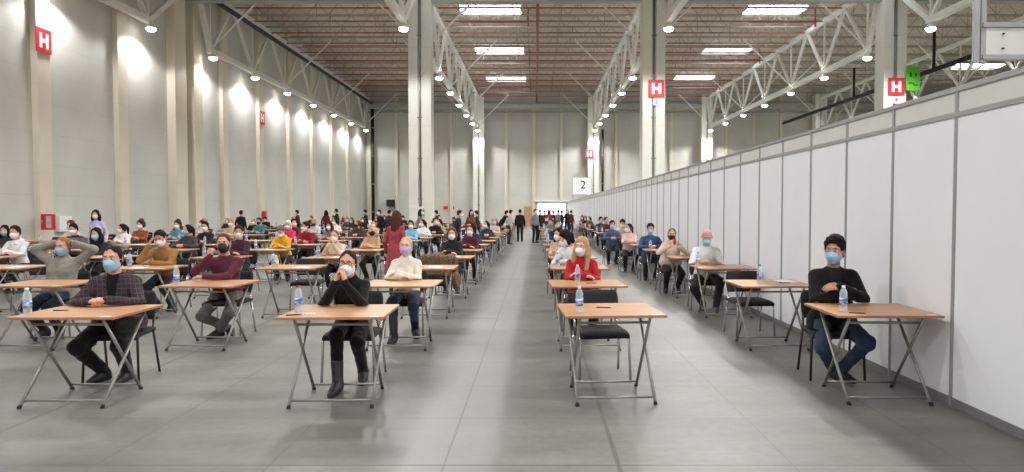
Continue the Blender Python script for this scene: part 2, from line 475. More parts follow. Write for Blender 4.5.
# ---- joists with a sprinkler pipe under each
def joist_mesh(L, name):
    m = MB(); m.bar((0,0,1.0),(L,0,1.0),0.14,0.12); m.bar((0,0,0.25),(L,0,0.25),0.09,0.07)
    for k in range(1, 5): m.tube([(k*L/4-1.4,0,0.0),(k*L/4-1.4,0,1.25)],0.025,5)
    n = int(L/1.3)
    for k in range(n):
        a = L*k/n; b = L*(k+0.5)/n; c = L*(k+1)/n
        m.bar((a,0,0.25),(b,0,1.0),0.035,0.035,(0,1,0)); m.bar((b,0,1.0),(c,0,0.25),0.035,0.035,(0,1,0))
    return m.mesh(name)
spans = [(-18.3,-6.2),(-5.95,5.95),(6.2,17.95),(18.2,30.0),(30.2,42.0)]
JM = {}
def pipe_mesh(L, name):
    m = MB(); m.tube([(0,0,0),(L,0,0)], 0.045, 6)
    for k in range(1, int(L/3)+1): m.tube([(k*3.0-0.8,0,0),(k*3.0-0.8,0,0.42)], 0.02, 5)
    return m.mesh(name)
jm = joist_mesh(12.0, 'roof_joist'); jm.materials.append(M_JOIST)
pm = pipe_mesh(11.6, 'sprinkler_pipe'); pm.materials.append(M_RED)
SPN = ['between left wall and first columns', 'over the aisle', 'beyond the partition', 'in the second bay beyond the partition', 'in the third bay beyond the partition']
jy = [39.1+2.93*k for k in range(13)]+[3.9+5.86*k for k in range(6)]
for y in jy:
    for si, (x0, x1) in enumerate(spans):
        o = bpy.data.objects.new('roof_joist', jm); COL.objects.link(o); o.location = (x0, y, 13.55); o.scale = ((x1-x0)/12.0, 1, 1); struct(o)
for k, y in enumerate(jy[:13]):
    for si, (x0, x1) in enumerate(spans[:3]):
        o = bpy.data.objects.new('sprinkler_pipe', pm); COL.objects.link(o); o.location = (x0+0.2, y+0.35, 13.5)
        tag(o, 'red sprinkler pipe %s, %s from far wall' % (SPN[si], ORD[12-k]), 'pipe', 'red sprinkler pipes')
m = MB(); m.tube([(0.1,34,13.3),(0.1,77.4,13.3)], 0.09, 10)
o = m.build('hanging_sprinkler_main', M_RED, None, True); tag(o, 'thick red sprinkler main running lengthwise above the middle of the aisle', 'pipe')
o = MB().tube([(XL+1.15,8,12.95),(XL+1.15,76,12.95)], 0.13, 10).build('ventilation_duct', M_DARK, None, True)
tag(o, 'long dark duct under the roof beside the truss on the pale left wall', 'duct')
m = MB(); m.tube([(26.5,38,11.0),(26.5,77,11.0)], 0.16, 8); m.tube([(26.5,48,11.0),(26.5,48,13.5)],0.1,8); m.tube([(26.5,60,11.0),(26.5,60,13.5)],0.1,8)
o = m.build('ventilation_duct', M_DARK, None, True); tag(o, 'long dark duct under the roof far beyond the white partition', 'duct')
# ---- rooflights
wn = 0
for (x0, x1, ys) in ((-4.9,-1.0,(11.8,23.6,35.4,47.2,59.0,71.6)), (13.6,17.4,(11.8,23.6,35.4,47.2,58.6,71.0)), (37.6,42.0,(52.0,65.5))):
    for y in ys:
        wn += 1
        o = empty('window_%d' % wn, (0,0,0)); struct(o)
        MB().box(x0, x1, y-0.95, y+0.95, ZC-0.22, ZC-0.14).build('pane', M_SKY, o)
        f = MB(); f.box(x0-0.1,x0,y-0.95,y+0.95,ZC-0.3,ZC); f.box(x1,x1+0.1,y-0.95,y+0.95,ZC-0.3,ZC); f.box(x0,x1,y-0.95,y-0.85,ZC-0.3,ZC); f.box(x0,x1,y+0.85,y+0.95,ZC-0.3,ZC)
        f.build('window_frame', M_STEEL, o)
        r = MB(); r.tube([(x1+0.5,y-0.9,ZC-1.5),(x1+0.5,y-0.9,ZC-0.3)],0.05,6); r.tube([(x0,y-0.9,ZC-1.2),(x1+0.5,y-0.9,ZC-1.2)],0.04,6)
        r.build('opening_gear', M_RED, o)

# ---- high-bay lamps hanging at the truss nodes
LAMP_W = 960.0
hb = MB().lathe([(0.06,0.42),(0.08,0.30),(0.20,0.20),(0.27,0.06),(0.28,0.0)], 18).mesh('lamp_housing', True); hb.materials.append(M_STEEL)
df = MB().lathe([(0.0,-0.16),(0.12,-0.145),(0.21,-0.10),(0.27,-0.03),(0.28,0.02)], 18).mesh('diffuser', True); df.materials.append(M_LAMP)
def lamp(x, y, lab, power=LAMP_W):
    t = empty('pendant_lamp', (x, y, ZLAMP)); t.scale = (.82,.82,.82); tag(t, lab, 'lamp', 'round lamps under the trusses')
    for n, me in (('housing', hb), ('diffuser', df)):
        o = bpy.data.objects.new(n, me); COL.objects.link(o); o.parent = t
    L = bpy.data.lights.new('lamp_light', 'SPOT'); L.energy = power; L.spot_size = math.radians(156); L.spot_blend = 0.3
    L.shadow_soft_size = 0.25; L.color = (1.0, 0.99, 0.97)
    if y > 38 and x > -10:
        U = bpy.data.lights.new('ceiling_fill', 'POINT'); U.energy = 300; U.shadow_soft_size = 0.2; U.color = L.color  # added fill above the far lamps, brightens roof deck and trusses
        uo = bpy.data.objects.new('ceiling_fill', U); COL.objects.link(uo); uo.parent = t; uo.location = (0,0,0.62)
    lo = bpy.data.objects.new('lamp_light', L); COL.objects.link(lo); lo.parent = t; lo.location = (0,0,-0.42)
for i, x in enumerate(LINES[:5]):
    for j, y in enumerate(BEHIND+NEAR+FAR):
        lamp(x+(0.15 if i == 0 else 0.0), y, 'round lamp under truss %s, %s from the camera end' % (LNAME[i], ORD[j-6] if j > 5 else 'behind camera, '+ORD[5-j]), LAMP_W*(.52,.88,1.2,1.2,1)[i])

# ---- exhibition partition wall
wr = empty('wall_right', (XP, 0, 0)); struct(wr)
pan = MB().box(0, 0.03, 0.025, 0.995, 0.07, HP-0.24).mesh('infill_panel'); pan.materials.append(M_PANEL)
fas = MB().box(0.005, 0.03, 0.025, 0.995, HP-0.20, HP-0.035).mesh('fascia_panel'); fas.materials.append(M_FASC)
pst = MB().lathe([(0.026,0),(0.026,HP)], 8).mesh('post'); pst.materials.append(M_ALU)
for k in range(-7, 71):
    y = 5.83+1.02*k
    for n, me, dx in (('infill_panel', pan, 0.0), ('post', pst, 0.012)):
        o = bpy.data.objects.new(n, me); COL.objects.link(o); o.parent = wr; o.location = (dx, y, 0)
    o = bpy.data.objects.new('fascia_panel', fas); COL.objects.link(o); o.parent = wr; o.location = (0, y, 0)
ya, yb = 5.83-7*1.02, 5.83+71*1.02
for z, h in ((HP-0.035,0.035),(HP-0.24,0.04)):
    MB().box(-0.012,0.04,ya,yb,z,z+h).build('rail', M_ALU, wr)
MB().box(-0.008,0.04,ya,yb,0.0,0.075).build('kick_rail', plain('kick_rail_grey', (120,120,122), 0.5), wr)
# ------------------------------------------------------------------ small mounted things in the hall
def letter(parent, name, mat, rects, s, y=-0.012, th=0.008):
    m = MB()
    for (x0,x1,z0,z1) in rects: m.box(x0*s, x1*s, y-th, y, z0*s, z1*s)
    return m.build(name, mat, parent)
H_R = [(-0.30,-0.12,-0.34,0.34),(0.12,0.30,-0.34,0.34),(-0.12,0.12,-0.09,0.09)]
def text(parent, name, ch, size, loc, mat):
    cu = bpy.data.curves.new(name, 'FONT'); cu.body = ch; cu.size = size; cu.extrude = 0.004; cu.align_x = 'CENTER'; cu.align_y = 'CENTER'
    me_o = bpy.data.objects.new('tmp', cu); COL.objects.link(me_o)
    bpy.context.view_layer.update()
    me = bpy.data.meshes.new_from_object(me_o.evaluated_get(bpy.context.evaluated_depsgraph_get()))
    bpy.data.objects.remove(me_o)
    me.transform(Euler((PI/2,0,0)).to_matrix().to_4x4())
    o = link(name, me, mat, parent); o.location = loc; return o

def h_sign(loc, rz, num, label):
    t = empty('letter_sign', loc, rz); tag(t, label, 'sign', 'red H signs')
    MB().box(-0.42,0.42,-0.012,0.012,-0.45,0.45,0.004).build('plate', M_REDS, t)
    b = MB(); b.box(-0.37,0.37,-0.016,-0.012,0.375,0.39); b.box(-0.37,0.37,-0.016,-0.012,-0.39,-0.375); b.box(-0.37,-0.355,-0.016,-0.012,-0.39,0.39); b.box(0.355,0.37,-0.016,-0.012,-0.39,0.39)
    letter(t, 'letter', M_WHITE, H_R, 0.82)
    if num:
        o = MB().box(-0.17,0.17,-0.012,0.012,-0.86,-0.49).build('number_plate', M_WHITE, t)
        text(o, 'number', num, 0.34, (0,-0.017,-0.675), M_INK)
h_sign((6.2,37.05,7.9), 0, '3', 'red H sign with a small number 3 on the column beyond the partition')
h_sign((18.55,37.05,8.0), 0, '4', 'red H sign with a small number 4 beside the green sign')
h_sign((5.65,75.86,7.6), 0, None, 'small distant red H sign on the far column above the number 2 board')
h_sign((XL+0.26,26.72,7.9), PI/2, None, 'red H sign on the nearest pilaster of the left wall')
h_sign((XL+0.26,47.9,7.8), PI/2, None, 'small red H sign farther down the left wall')
t = empty('exit_sign', (19.36,36.98,8.4), 0.25); tag(t, 'bright green square sign with dark marks beside the red H sign', 'sign')
MB().box(-0.42,0.42,-0.015,0.015,-0.62,0.62,0.004).build('plate', M_GREEN, t)
m = MB(); m.box(-0.2,-0.1,-0.022,-0.015,0.08,0.3); m.box(0.12,0.2,-0.022,-0.015,0.12,0.3)
m.tube([(-0.3,-0.02,-0.3),(-0.18,-0.02,-0.22),(-0.02,-0.02,-0.24),(0.1,-0.02,-0.36),(0.26,-0.02,-0.3)],0.025,6)
m.build('mark', M_INK, t)
t = empty('number_sign', (3.45,54.0,2.6)); tag(t, 'white square board with a black number 2 above the far partition', 'sign')
MB().box(-0.7,0.7,-0.04,0.04,0.25,1.5,0.01).build('board', M_PANEL, t)
m = MB(); m.bar((-0.68,0,0),(-0.68,0,1.5),0.04,0.1); m.bar((0.68,0,0),(0.68,0,1.5),0.04,0.1); m.build('support', M_ALU, t)
text(t, 'number', '2', 0.85, (0.1,-0.05,0.95), M_INK)
def hose_cabinet(loc, rz, label):
    t = empty('mounted_hose_cabinet', loc, rz); tag(t, label, 'cabinet')
    MB().box(-0.21,0.21,-0.2,0,-0.29,0.29,0.01).build('cabinet_body', M_REDS, t)
    MB().box(-0.01,0.18,-0.206,-0.2,-0.22,0.22).build('glass_panel', plain('pale_window', (190,182,176), 0.2, var=0.25, scale=9), t)
    o = MB().box(-0.16,-0.13,-0.22,-0.2,-0.05,0.08).build('handle', M_CHROME, t)
hose_cabinet((XL+0.56,26.4,1.2), 0, 'red fire hose cabinet on the nearest pilaster of the left wall')
hose_cabinet((XL+0.25,47.9,1.3), PI/2, 'red fire hose cabinet farther down the left wall')
t = empty('mounted_utility_box', (XL+0.03,27.8,1.1), PI/2); tag(t, 'white utility box on the left wall beside the fire hose cabinet', 'box')
MB().box(-0.35,0.35,-0.2,0,-0.3,0.3,0.01).build('box_body', M_WHITE, t); MB().box(0.25,0.3,-0.22,-0.2,-0.08,0.08).build('handle', M_GALV, t)
t = empty('electric_cabinet', (-6.2,37.08,1.4)); tag(t, 'pale grey electric cabinet on the big column left of the aisle', 'cabinet')
MB().box(-0.36,0.36,-0.2,0,-0.42,0.42,0.012).build('cabinet_body', M_COL, t)
MB().box(-0.33,0.33,-0.21,-0.2,-0.39,0.39,0.004).build('door', M_COL, t)
m = MB(); m.box(0.34,0.42,-0.14,-0.06,0.15,0.3); m.box(0.34,0.42,-0.14,-0.06,-0.1,0.02); m.build('socket', M_GALV, t)
t = empty('mounted_loudspeaker', (-15.75,77.7,2.45)); tag(t, 'black loudspeaker box mounted on the back wall left of the big column', 'speaker')
MB().box(-0.42,0.42,-0.4,0,-0.38,0.38,0.03).build('speaker_box', M_DARK, t); MB().box(-0.36,0.36,-0.415,-0.4,-0.32,0.32).build('grille', plain('grille', (38,38,42), 0.8), t)
MB().box(-0.08,0.08,0,0.28,-0.08,0.08).build('bracket', M_GALV, t)
for k, x in enumerate((-9.85,-9.15)):
    t = empty('fire_sign', (x,77.93,1.95)); tag(t, 'small red fire equipment sign on the back wall, %s of a pair' % ('left' if k == 0 else 'right'), 'sign', 'pair of small red signs')
    MB().box(-0.24,0.24,-0.02,0.02,-0.18,0.18).build('plate', M_REDS, t)
t = empty('wooden_board', (-0.85,76.6,0)); tag(t, 'brown wooden board standing upright by the back wall beside the gate', 'board')
MB().box(-0.45,0.45,-0.03,0.03,0.02,2.1,0.01).build('board', M_WOODB, t); m = MB(); m.box(-0.4,-0.3,-0.3,0.3,0,0.06); m.box(0.3,0.4,-0.3,0.3,0,0.06); m.build('foot', M_WOODB, t)
# raised stand frame beyond the partition, upper right
t = empty('display_frame', (4.33,7.0,0)); tag(t, 'white framed stand panel hanging high at the upper right beyond the partition', 'frame')
MB().box(0.02,2.6,0.0,0.04,3.10,3.38,0.004).build('panel', M_FASC, t)
for z in (3.07,3.38): MB().box(0,2.6,-0.02,0.06,z,z+0.045).build('rail', M_ALU, t)
for x in (-0.05,0.012): MB().bar((x,0.02,3.04),(x,0.02,4.2),0.045,0.05).build('post', M_ALU, t)
MB().bar((2.55,0.02,0),(2.55,0.02,4.2),0.05,0.05).build('post', M_ALU, t)
MB().box(-0.07,2.6,-0.01,0.05,4.15,4.2).build('rail', M_ALU, t)
m = MB()
for z in (3.17,3.31): m.lathe([(0.012,0),(0.012,0.012)], 8, (0.2,-0.01,z))
m.build('fixing', M_DARK, t)

# ------------------------------------------------------------------ exam desk
def wood_mat():
    m, nt, b = nt_mat('beech_veneer')
    tc = nt.nodes.new('ShaderNodeTexCoord'); oi = nt.nodes.new('ShaderNodeObjectInfo')
    mp = nt.nodes.new('ShaderNodeMapping'); mp.inputs['Scale'].default_value = (1.2, 14, 4)
    cb = nt.nodes.new('ShaderNodeCombineXYZ'); nt.links.new(mth(nt, 'MULTIPLY', oi.outputs['Random'], 40.0), cb.inputs[0]); nt.links.new(mth(nt, 'MULTIPLY', oi.outputs['Random'], 25.0), cb.inputs[1])
    nt.links.new(tc.outputs['Object'], mp.inputs[0]); nt.links.new(cb.outputs[0], mp.inputs['Location'])
    n = noise(nt, mp.outputs[0], 2.2, 6, 0.6)
    base = ramp(nt, n, [(0.3, s2l((182,134,95))), (0.55, s2l((194,148,108))), (0.75, s2l((205,163,124)))])
    nt.links.new(base, b.inputs['Base Color']); b.inputs['Roughness'].default_value = 0.38; b.inputs['Specular IOR Level'].default_value = 0.4
    return m
M_WOOD = wood_mat(); M_EDGE = plain('desk_edge_band', (168,118,82), 0.5)
M_STICK = plain('white_sticker', (238,238,236), 0.6, var=0.02)
DW, DD, DH = 0.865, 0.80, 0.742
def desk_parts():
    P = {}
    P['tabletop'] = MB().box(-DW/2,DW/2,-DD/2,DD/2,DH-0.022,DH,0.003).mesh('tabletop'); P['tabletop'].materials.append(M_WOOD)
    e = MB(); e.box(-DW/2-0.001,DW/2+0.001,-DD/2-0.001,-DD/2+0.001,DH-0.02,DH-0.002); e.box(-DW/2-0.001,DW/2+0.001,DD/2-0.001,DD/2+0.001,DH-0.02,DH-0.002)
    e.box(-DW/2-0.001,-DW/2+0.001,-DD/2,DD/2,DH-0.02,DH-0.002); e.box(DW/2-0.001,DW/2+0.001,-DD/2,DD/2,DH-0.02,DH-0.002)
    P['edge_band'] = e.mesh('edge_band'); P['edge_band'].materials.append(M_EDGE)
    P['sticker'] = MB().box(DW/2-0.12,DW/2-0.045,-DD/2+0.02,-DD/2+0.06,DH,DH+0.0012).mesh('sticker'); P['sticker'].materials.append(M_STICK)
    legs = []
    for sx in (-1,1):
        xo, xi = sx*0.335, sx*0.305
        legs.append(((xo,-0.415,0.0),(xo,0.26,DH-0.035))); legs.append(((xi,0.23,0.0),(xi,-0.32,DH-0.035)))
    P['legs'] = []
    for a, b in legs:
        me = MB().tube([a,b],0.0135,10).mesh('leg', True); me.materials.append(M_GALV)
        c = Vector(a)+(Vector(b)-Vector(a)).normalized()*0.03
        cm = MB().tube([a,c],0.0165,10).mesh('foot_cap', True); cm.materials.append(M_DARK)
        P['legs'].append((me, cm))
    P['bars'] = []
    for x, y, z in ((0.335,-0.415+0.675*0.078,0.055),(0.305,0.23-0.55*0.078,0.055)):
        me = MB().tube([(-x,y,z),(x,y,z)],0.0105,8).mesh('crossbar', True); me.materials.append(M_GALV); P['bars'].append(me)
    me = MB().tube([(-0.305,-0.289,DH-0.075),(0.305,-0.289,DH-0.075)],0.011,8).mesh('under_rail', True); me.materials.append(M_GALV); P['bars2'] = [me]
    me = MB().tube([(-0.335,0.222,DH-0.075),(0.335,0.222,DH-0.075)],0.011,8).mesh('under_rail', True); me.materials.append(M_GALV); P['bars2'].append(me)
    return P
DP = desk_parts()
def sub(name, me, parent):
    o = bpy.data.objects.new(name, me); COL.objects.link(o); o.parent = parent; return o
def make_desk():
    t = empty('exam_desk')
    top = sub('tabletop', DP['tabletop'], t); sub('edge_band', DP['edge_band'], top); sub('sticker', DP['sticker'], top)
    for me, cm in DP['legs']:
        l = sub('leg', me, t); sub('foot_cap', cm, l)
    for me in DP['bars']: sub('crossbar', me, t)
    for me in DP['bars2']: sub('under_rail', me, t)
    return t
def merged(objs_meshes, name):
    """one mesh out of several, materials kept"""
    vs, fs, mi, mats = [], [], [], []
    for me in objs_meshes:
        b = len(vs); vs += [tuple(v.co) for v in me.vertices]
        mp = []
        for mm in me.materials:
            if mm not in mats: mats.append(mm)
            mp.append(mats.index(mm))
        for p in me.polygons: fs.append(tuple(b+i for i in p.vertices)); mi.append(mp[p.material_index] if mp else 0)
    me = bpy.data.meshes.new(name); me.from_pydata(vs, [], fs); me.update()
    for mm in mats: me.materials.append(mm)
    me.polygons.foreach_set('material_index', mi)
    return me
desk_far_me = merged([DP['tabletop'],DP['edge_band']]+[m for m,_ in DP['legs']]+[c for _,c in DP['legs']]+DP['bars']+DP['bars2'], 'exam_desk')
# ------------------------------------------------------------------ visitor chair
M_BLACKF = plain('black_chair_fabric', (34,34,37), 0.85, var=0.15, bumps=0.3, bscale=300)
M_BLKT = plain('black_tube', (40,40,42), 0.4, metal=0.3)
def chair_meshes(tube_mat):
    P = []
    m = MB()
    def seat(u, v, th):
        x = (u-0.5)*0.47; y = (v-0.5)*0.44
        e = max(abs(u-0.5), abs(v-0.5))*2
        z = 0.475 - 0.012*(1-abs(u-0.5)*2)*0.0 - 0.02*e**6 - (0.02*((0.5-v)*2)**3 if v < 0.5 else 0)
        k = 1-0.04*e**8*0
        if th: z -= 0.05-0.015*e**6
        return (x*k, y, z)
    m.grid(seat, 10, 10, 1.0); P.append(('seat', m.mesh('seat', True), M_BLACKF))
    m = MB()
    def back(u, v, th):
        a = (u-0.5)*0.46*(1-0.10*(v*2-1)**4); z = 0.535+v*0.27
        y = 0.245+0.05*(v) - 0.05*(abs(u-0.5)*2)**2
        e = max(abs(u-0.5), abs(v-0.5))*2
        y -= 0.012*(1-e**4)
        return (a, y+(0.035 if th else 0), z)
    m.grid(back, 12, 8, 1.0); P.append(('backrest', m.mesh('backrest', True), M_BLACKF))
    for sx in (-1,1):
        f = MB().tube([(sx*0.245,-0.215,0),(sx*0.232,-0.195,0.40),(sx*0.228,-0.175,0.425),(sx*0.222,-0.14,0.435)],0.012,8)
        P.append(('leg', f.mesh('leg', True), tube_mat))
        r = MB().tube([(sx*0.245,0.27,0),(sx*0.228,0.175,0.425)],0.012,8)
        P.append(('leg', r.mesh('leg', True), tube_mat))
        s_ = MB().tube([(sx*0.222,-0.14,0.435),(sx*0.222,0.15,0.435),(sx*0.218,0.195,0.46),(sx*0.205,0.262,0.60),(sx*0.195,0.295,0.80)],0.011,8)
        P.append(('side_rail', s_.mesh('side_rail', True), tube_mat))
    return P
def make_chair(kind):
    t = empty('visitor_chair')
    for n, me, mt in CH[kind]: sub(n, me, t)
    return t
CH = {}
for k, mt in (('chrome', M_CHROME), ('black', M_BLKT)):
    CH[k] = chair_meshes(mt)
    for n, me, m_ in CH[k]: me.materials.append(m_)
chair_far_me = merged([me for _, me, _ in CH['chrome']], 'visitor_chair')
# ------------------------------------------------------------------ bottle, pen, papers
def bottle_mat():
    m, nt, b = nt_mat('clear_plastic')
    b.inputs['Base Color'].default_value = (0.82,0.9,0.96,1); b.inputs['Roughness'].default_value = 0.08
    tr = nt.nodes.new('ShaderNodeBsdfTransparent'); tr.inputs[0].default_value = (0.93,0.96,1,1)
    mx = nt.nodes.new('ShaderNodeMixShader'); lw = nt.nodes.new('ShaderNodeLayerWeight'); lw.inputs[0].default_value = 0.35
    mr = nt.nodes.new('ShaderNodeMapRange'); mr.inputs[3].default_value = 0.28; mr.inputs[4].default_value = 0.85
    nt.links.new(lw.outputs['Facing'], mr.inputs[0]); nt.links.new(mr.outputs[0], mx.inputs[0])
    nt.links.new(tr.outputs[0], mx.inputs[1]); nt.links.new(b.outputs[0], mx.inputs[2])
    nt.links.new(mx.outputs[0], nt.nodes['Material Output'].inputs[0])
    return m
M_BOT = bottle_mat()
def label_mat(key, c1, c2):
    m, nt, b = nt_mat(key)
    v = texco(nt, (14,14,26)); n = noise(nt, v, 1.6, 3)
    nt.links.new(ramp(nt, n, [(0.42, s2l(c1)), (0.56, s2l(c2))]), b.inputs['Base Color']); b.inputs['Roughness'].default_value = 0.4
    return m
M_LBL = label_mat('blue_bottle_label', (48,84,160), (196,214,240))
M_CAPB = plain('blue_cap', (60,110,190), 0.4); M_CAPW = plain('white_cap', (235,238,242), 0.4); M_CAPR = plain('red_cap', (196,52,48), 0.4)
bt_body = MB().lathe([(0.0,0.004),(0.024,0.0),(0.031,0.006),(0.0325,0.03),(0.030,0.05),(0.0325,0.058),(0.0325,0.125),(0.030,0.135),(0.032,0.15),(0.030,0.168),(0.020,0.192),(0.0135,0.203),(0.0125,0.212)],18).mesh('bottle_body', True); bt_body.materials.append(M_BOT)
bt_lab = MB().lathe([(0.0332,0.062),(0.0332,0.122)],18).mesh('bottle_label', True); bt_lab.materials.append(M_LBL)
bt_cap = MB().lathe([(0.0145,0.207),(0.015,0.21),(0.015,0.224),(0.0,0.2255)],14).mesh('cap', True); bt_cap.materials.append(M_CAPB)
bt_cap2 = bt_cap.copy(); bt_cap2.materials.clear(); bt_cap2.materials.append(M_CAPW)
bt_cap3 = bt_cap.copy(); bt_cap3.materials.clear(); bt_cap3.materials.append(M_CAPR)
bt_far = merged([bt_body, bt_lab, bt_cap], 'water_bottle'); bt_far.shade_smooth()
def bottle(x, y, z, label, cap='blue', far=False):
    if far:
        o = bpy.data.objects.new('water_bottle', bt_far); COL.objects.link(o); o.location = (x,y,z)
    else:
        o = empty('water_bottle', (x,y,z), rng.uniform(0,6))
        b_ = sub('bottle_body', bt_body, o); sub('bottle_label', bt_lab, o); sub('cap', {'blue':bt_cap,'white':bt_cap2,'red':bt_cap3}[cap], o)
    tag(o, label, 'bottle', 'water bottles on the desks'); return o
def pen(x, y, z, rz, label):
    t = empty('pen', (x,y,z+0.005), rz); tag(t, label, 'pen', 'pens on the desks')
    MB().tube([(-0.065,0,0),(0.055,0,0)],0.0045,8).build('barrel', M_INK, t, True); MB().tube([(0.055,0,0),(0.07,0,0)],0.004,8,True,[0.0042,0.001]).build('tip', M_GALV, t, True)
    MB().box(-0.066,-0.03,-0.001,0.001,0.004,0.007).build('clip', M_GALV, t)
M_PAPER = plain('paper', (238,238,235), 0.7, var=0.02)
def paper(x, y, z, rz, label, sx=0.21, sy=0.297, mat=None):
    o = MB().box(-sx/2,sx/2,-sy/2,sy/2,0.0,0.002).build('paper_sheet', mat or M_PAPER); o.location = (x,y,z+.0008); o.rotation_euler = (0,0,rz)
    tag(o, label, 'paper'); return o
# ------------------------------------------------------------------ lay out desks, chairs
COLX = [2.89, 0.64, -1.66, -3.81, -5.95, -8.12, -10.28, -12.42, -14.55]
CN = ORD
def row_y(r): return 5.66+2.47*(r-1)+DD/2        # desk centre
def where(r, c): return '%s row from front, %s column from partition' % (ORD[r-1], ORD[c-1])
SPECIAL_DESK = {(1,1):(2.925,-0.03),(1,2):(0.635,0.07),(1,3):(-1.68,0.03),(1,4):(-3.855,0.01),(2,5):(-5.86,0.0),(2,4):(-3.88,-0.05),(2,3):(-1.60,0.0),(2,2):(0.60,0.05),(2,1):(2.78,0.02)}
NR = 17
DESKS = {}
def visible(x, y): return 536+715*(x+0.5)/y > -8
DN = {(1,1):'beech exam desk with bottle before the man in black jacket by the partition',
      (1,2):'front empty beech exam desk right beside the aisle with bottle and pen',
      (1,3):'beech exam desk before the woman in black with glasses and praying hands',
      (1,4):'beech exam desk before the woman in dark plaid jacket',
      (2,1):'empty beech exam desk by the partition behind the man in black jacket',
      (2,2):'beech exam desk before the blonde woman in red sweater',
      (2,3):'beech exam desk before the blonde woman in cream sweater',
      (2,4):'beech exam desk before the man in maroon sweater with black mask',
      (2,5):'beech exam desk before the woman in grey sweater stretching her arms',
      (3,1):'beech exam desk before the bald man in white T-shirt',
      (3,4):'empty beech exam desk with a yellow drink bottle near the yellow hoodie',
      (4,1):'beech exam desk before the woman holding a red cup',
      (5,1):'beech exam desk before the man in blue sweater by the partition'}
for r in range(1, NR+1):
    for c in range(1, len(COLX)+1):
        x, y = COLX[c-1], row_y(r)
        if not visible(x, y): continue
        if abs(y-37.6) < 2.0 and abs(x+6.0) < 1.4 or (r,c) == (13,3): continue
        rz = rng.uniform(-0.03,0.03); x += rng.uniform(-0.05,0.05); y += rng.uniform(-0.06,0.06)
        if (r,c) in SPECIAL_DESK: x, rz = SPECIAL_DESK[(r,c)]; y = row_y(r)+(.18 if (r,c) in ((1,2),(1,1)) else .09 if r == 1 else 0)
        if r <= 6: t = make_desk()
        else: t = bpy.data.objects.new('exam_desk', desk_far_me); COL.objects.link(t)
        t.location = (x,y,0); t.rotation_euler = (0,0,rz)
        if (r,c) == (1,2): t.scale = (.97,1,1)
        DESKS[(r,c)] = (x,y,rz)
        tag(t, DN.get((r,c), 'beech exam desk, '+where(r,c)), 'desk', 'exam desks')
def chair_at(r, c, x, y, rz, kind='chrome', label=None, state=''):
    if r <= 6: t = make_chair(kind)
    else: t = bpy.data.objects.new('visitor_chair', chair_far_me); COL.objects.link(t)
    t.location = (x,y,0); t.rotation_euler = (0,0,rz)
    tag(t, label or ('%sblack chair, ' % state)+where(r,c), 'chair', 'black visitor chairs')
    return t
# ------------------------------------------------------------------ people
def skin(rgb):
    key = 'skin_%d_%d_%d' % tuple(rgb)
    if key in MATS: return MATS[key]
    m, nt, b = nt_mat(key); c = s2l(rgb)
    f = noise(nt, texco(nt), 16.0, 4)
    lo = (c[0]*0.93, c[1]*0.86, c[2]*0.84, 1); hi = (min(1,c[0]*1.05), min(1,c[1]*1.06), min(1,c[2]*1.06), 1)
    nt.links.new(ramp(nt, f, [(0.3, lo), (0.7, hi)]), b.inputs['Base Color'])
    b.inputs['Roughness'].default_value = 0.5
    try:
        b.inputs['Subsurface Weight'].default_value = 0.08; b.inputs['Subsurface Radius'].default_value = (0.01,0.004,0.002)
    except Exception: pass
    MATS[key] = m; return m
def hairm(rgb):
    key = 'hair_%d_%d_%d' % tuple(rgb)
    if key in MATS: return MATS[key]
    m, nt, b = nt_mat(key); c = s2l(rgb)
    v = texco(nt, (90,90,9)); f = noise(nt, v, 1.5, 4)
    lo = tuple(x*0.55 for x in c[:3])+(1,); hi = tuple(min(1,x*1.35) for x in c[:3])+(1,)
    nt.links.new(ramp(nt, f, [(0.3, lo), (0.7, hi)]), b.inputs['Base Color']); b.inputs['Roughness'].default_value = 0.75; b.inputs['Specular IOR Level'].default_value = 0.2
    bump(nt, b, f, 0.6, 0.01)
    MATS[key] = m; return m
def plaid():
    m, nt, b = nt_mat('dark_plaid')
    tc = nt.nodes.new('ShaderNodeTexCoord'); sp = nt.nodes.new('ShaderNodeSeparateXYZ'); nt.links.new(tc.outputs['Object'], sp.inputs[0])
    def lines(c, per, w): return mth(nt, 'LESS_THAN', mth(nt, 'FRACT', mth(nt, 'DIVIDE', mth(nt, 'ADD', c, 10.0), per)), w)
    base = s2l((42,36,44))
    a = mth(nt, 'MAXIMUM', lines(mth(nt,'ADD',sp.outputs[0],mth(nt,'MULTIPLY',sp.outputs[1],0.6)), 0.042, 0.18), lines(sp.outputs[2], 0.042, 0.18))
    c2 = mixc(nt, mth(nt, 'MULTIPLY', a, 0.8), base, s2l((88,62,74)))
    nt.links.new(c2, b.inputs['Base Color']); b.inputs['Roughness'].default_value = 0.9
    bump(nt, b, noise(nt, tc.outputs['Object'], 18, 3), 0.5, 0.03)
    return m
MASKC = {'blue': (150,196,222), 'white': (232,233,236), 'violet': (186,164,208), 'black': (26,26,30)}
def maskm(c): return plain('mask_'+c, MASKC[c], 0.8, var=0.04, bumps=0.2, bscale=120)
V3 = lambda *a: np.array(a, float)
def nrm(v): return v/max(1e-9, np.linalg.norm(v))
def ik(a, c, l1, l2, pole):
    d = c-a; L = np.linalg.norm(d); u = d/max(L,1e-9)
    if L >= (l1+l2)*0.999: return a+u*L*l1/(l1+l2)
    x = (l1*l1-l2*l2+L*L)/(2*L); h = math.sqrt(max(0, l1*l1-x*x))
    p = pole-u*(pole@u); return a+u*x+nrm(p)*h
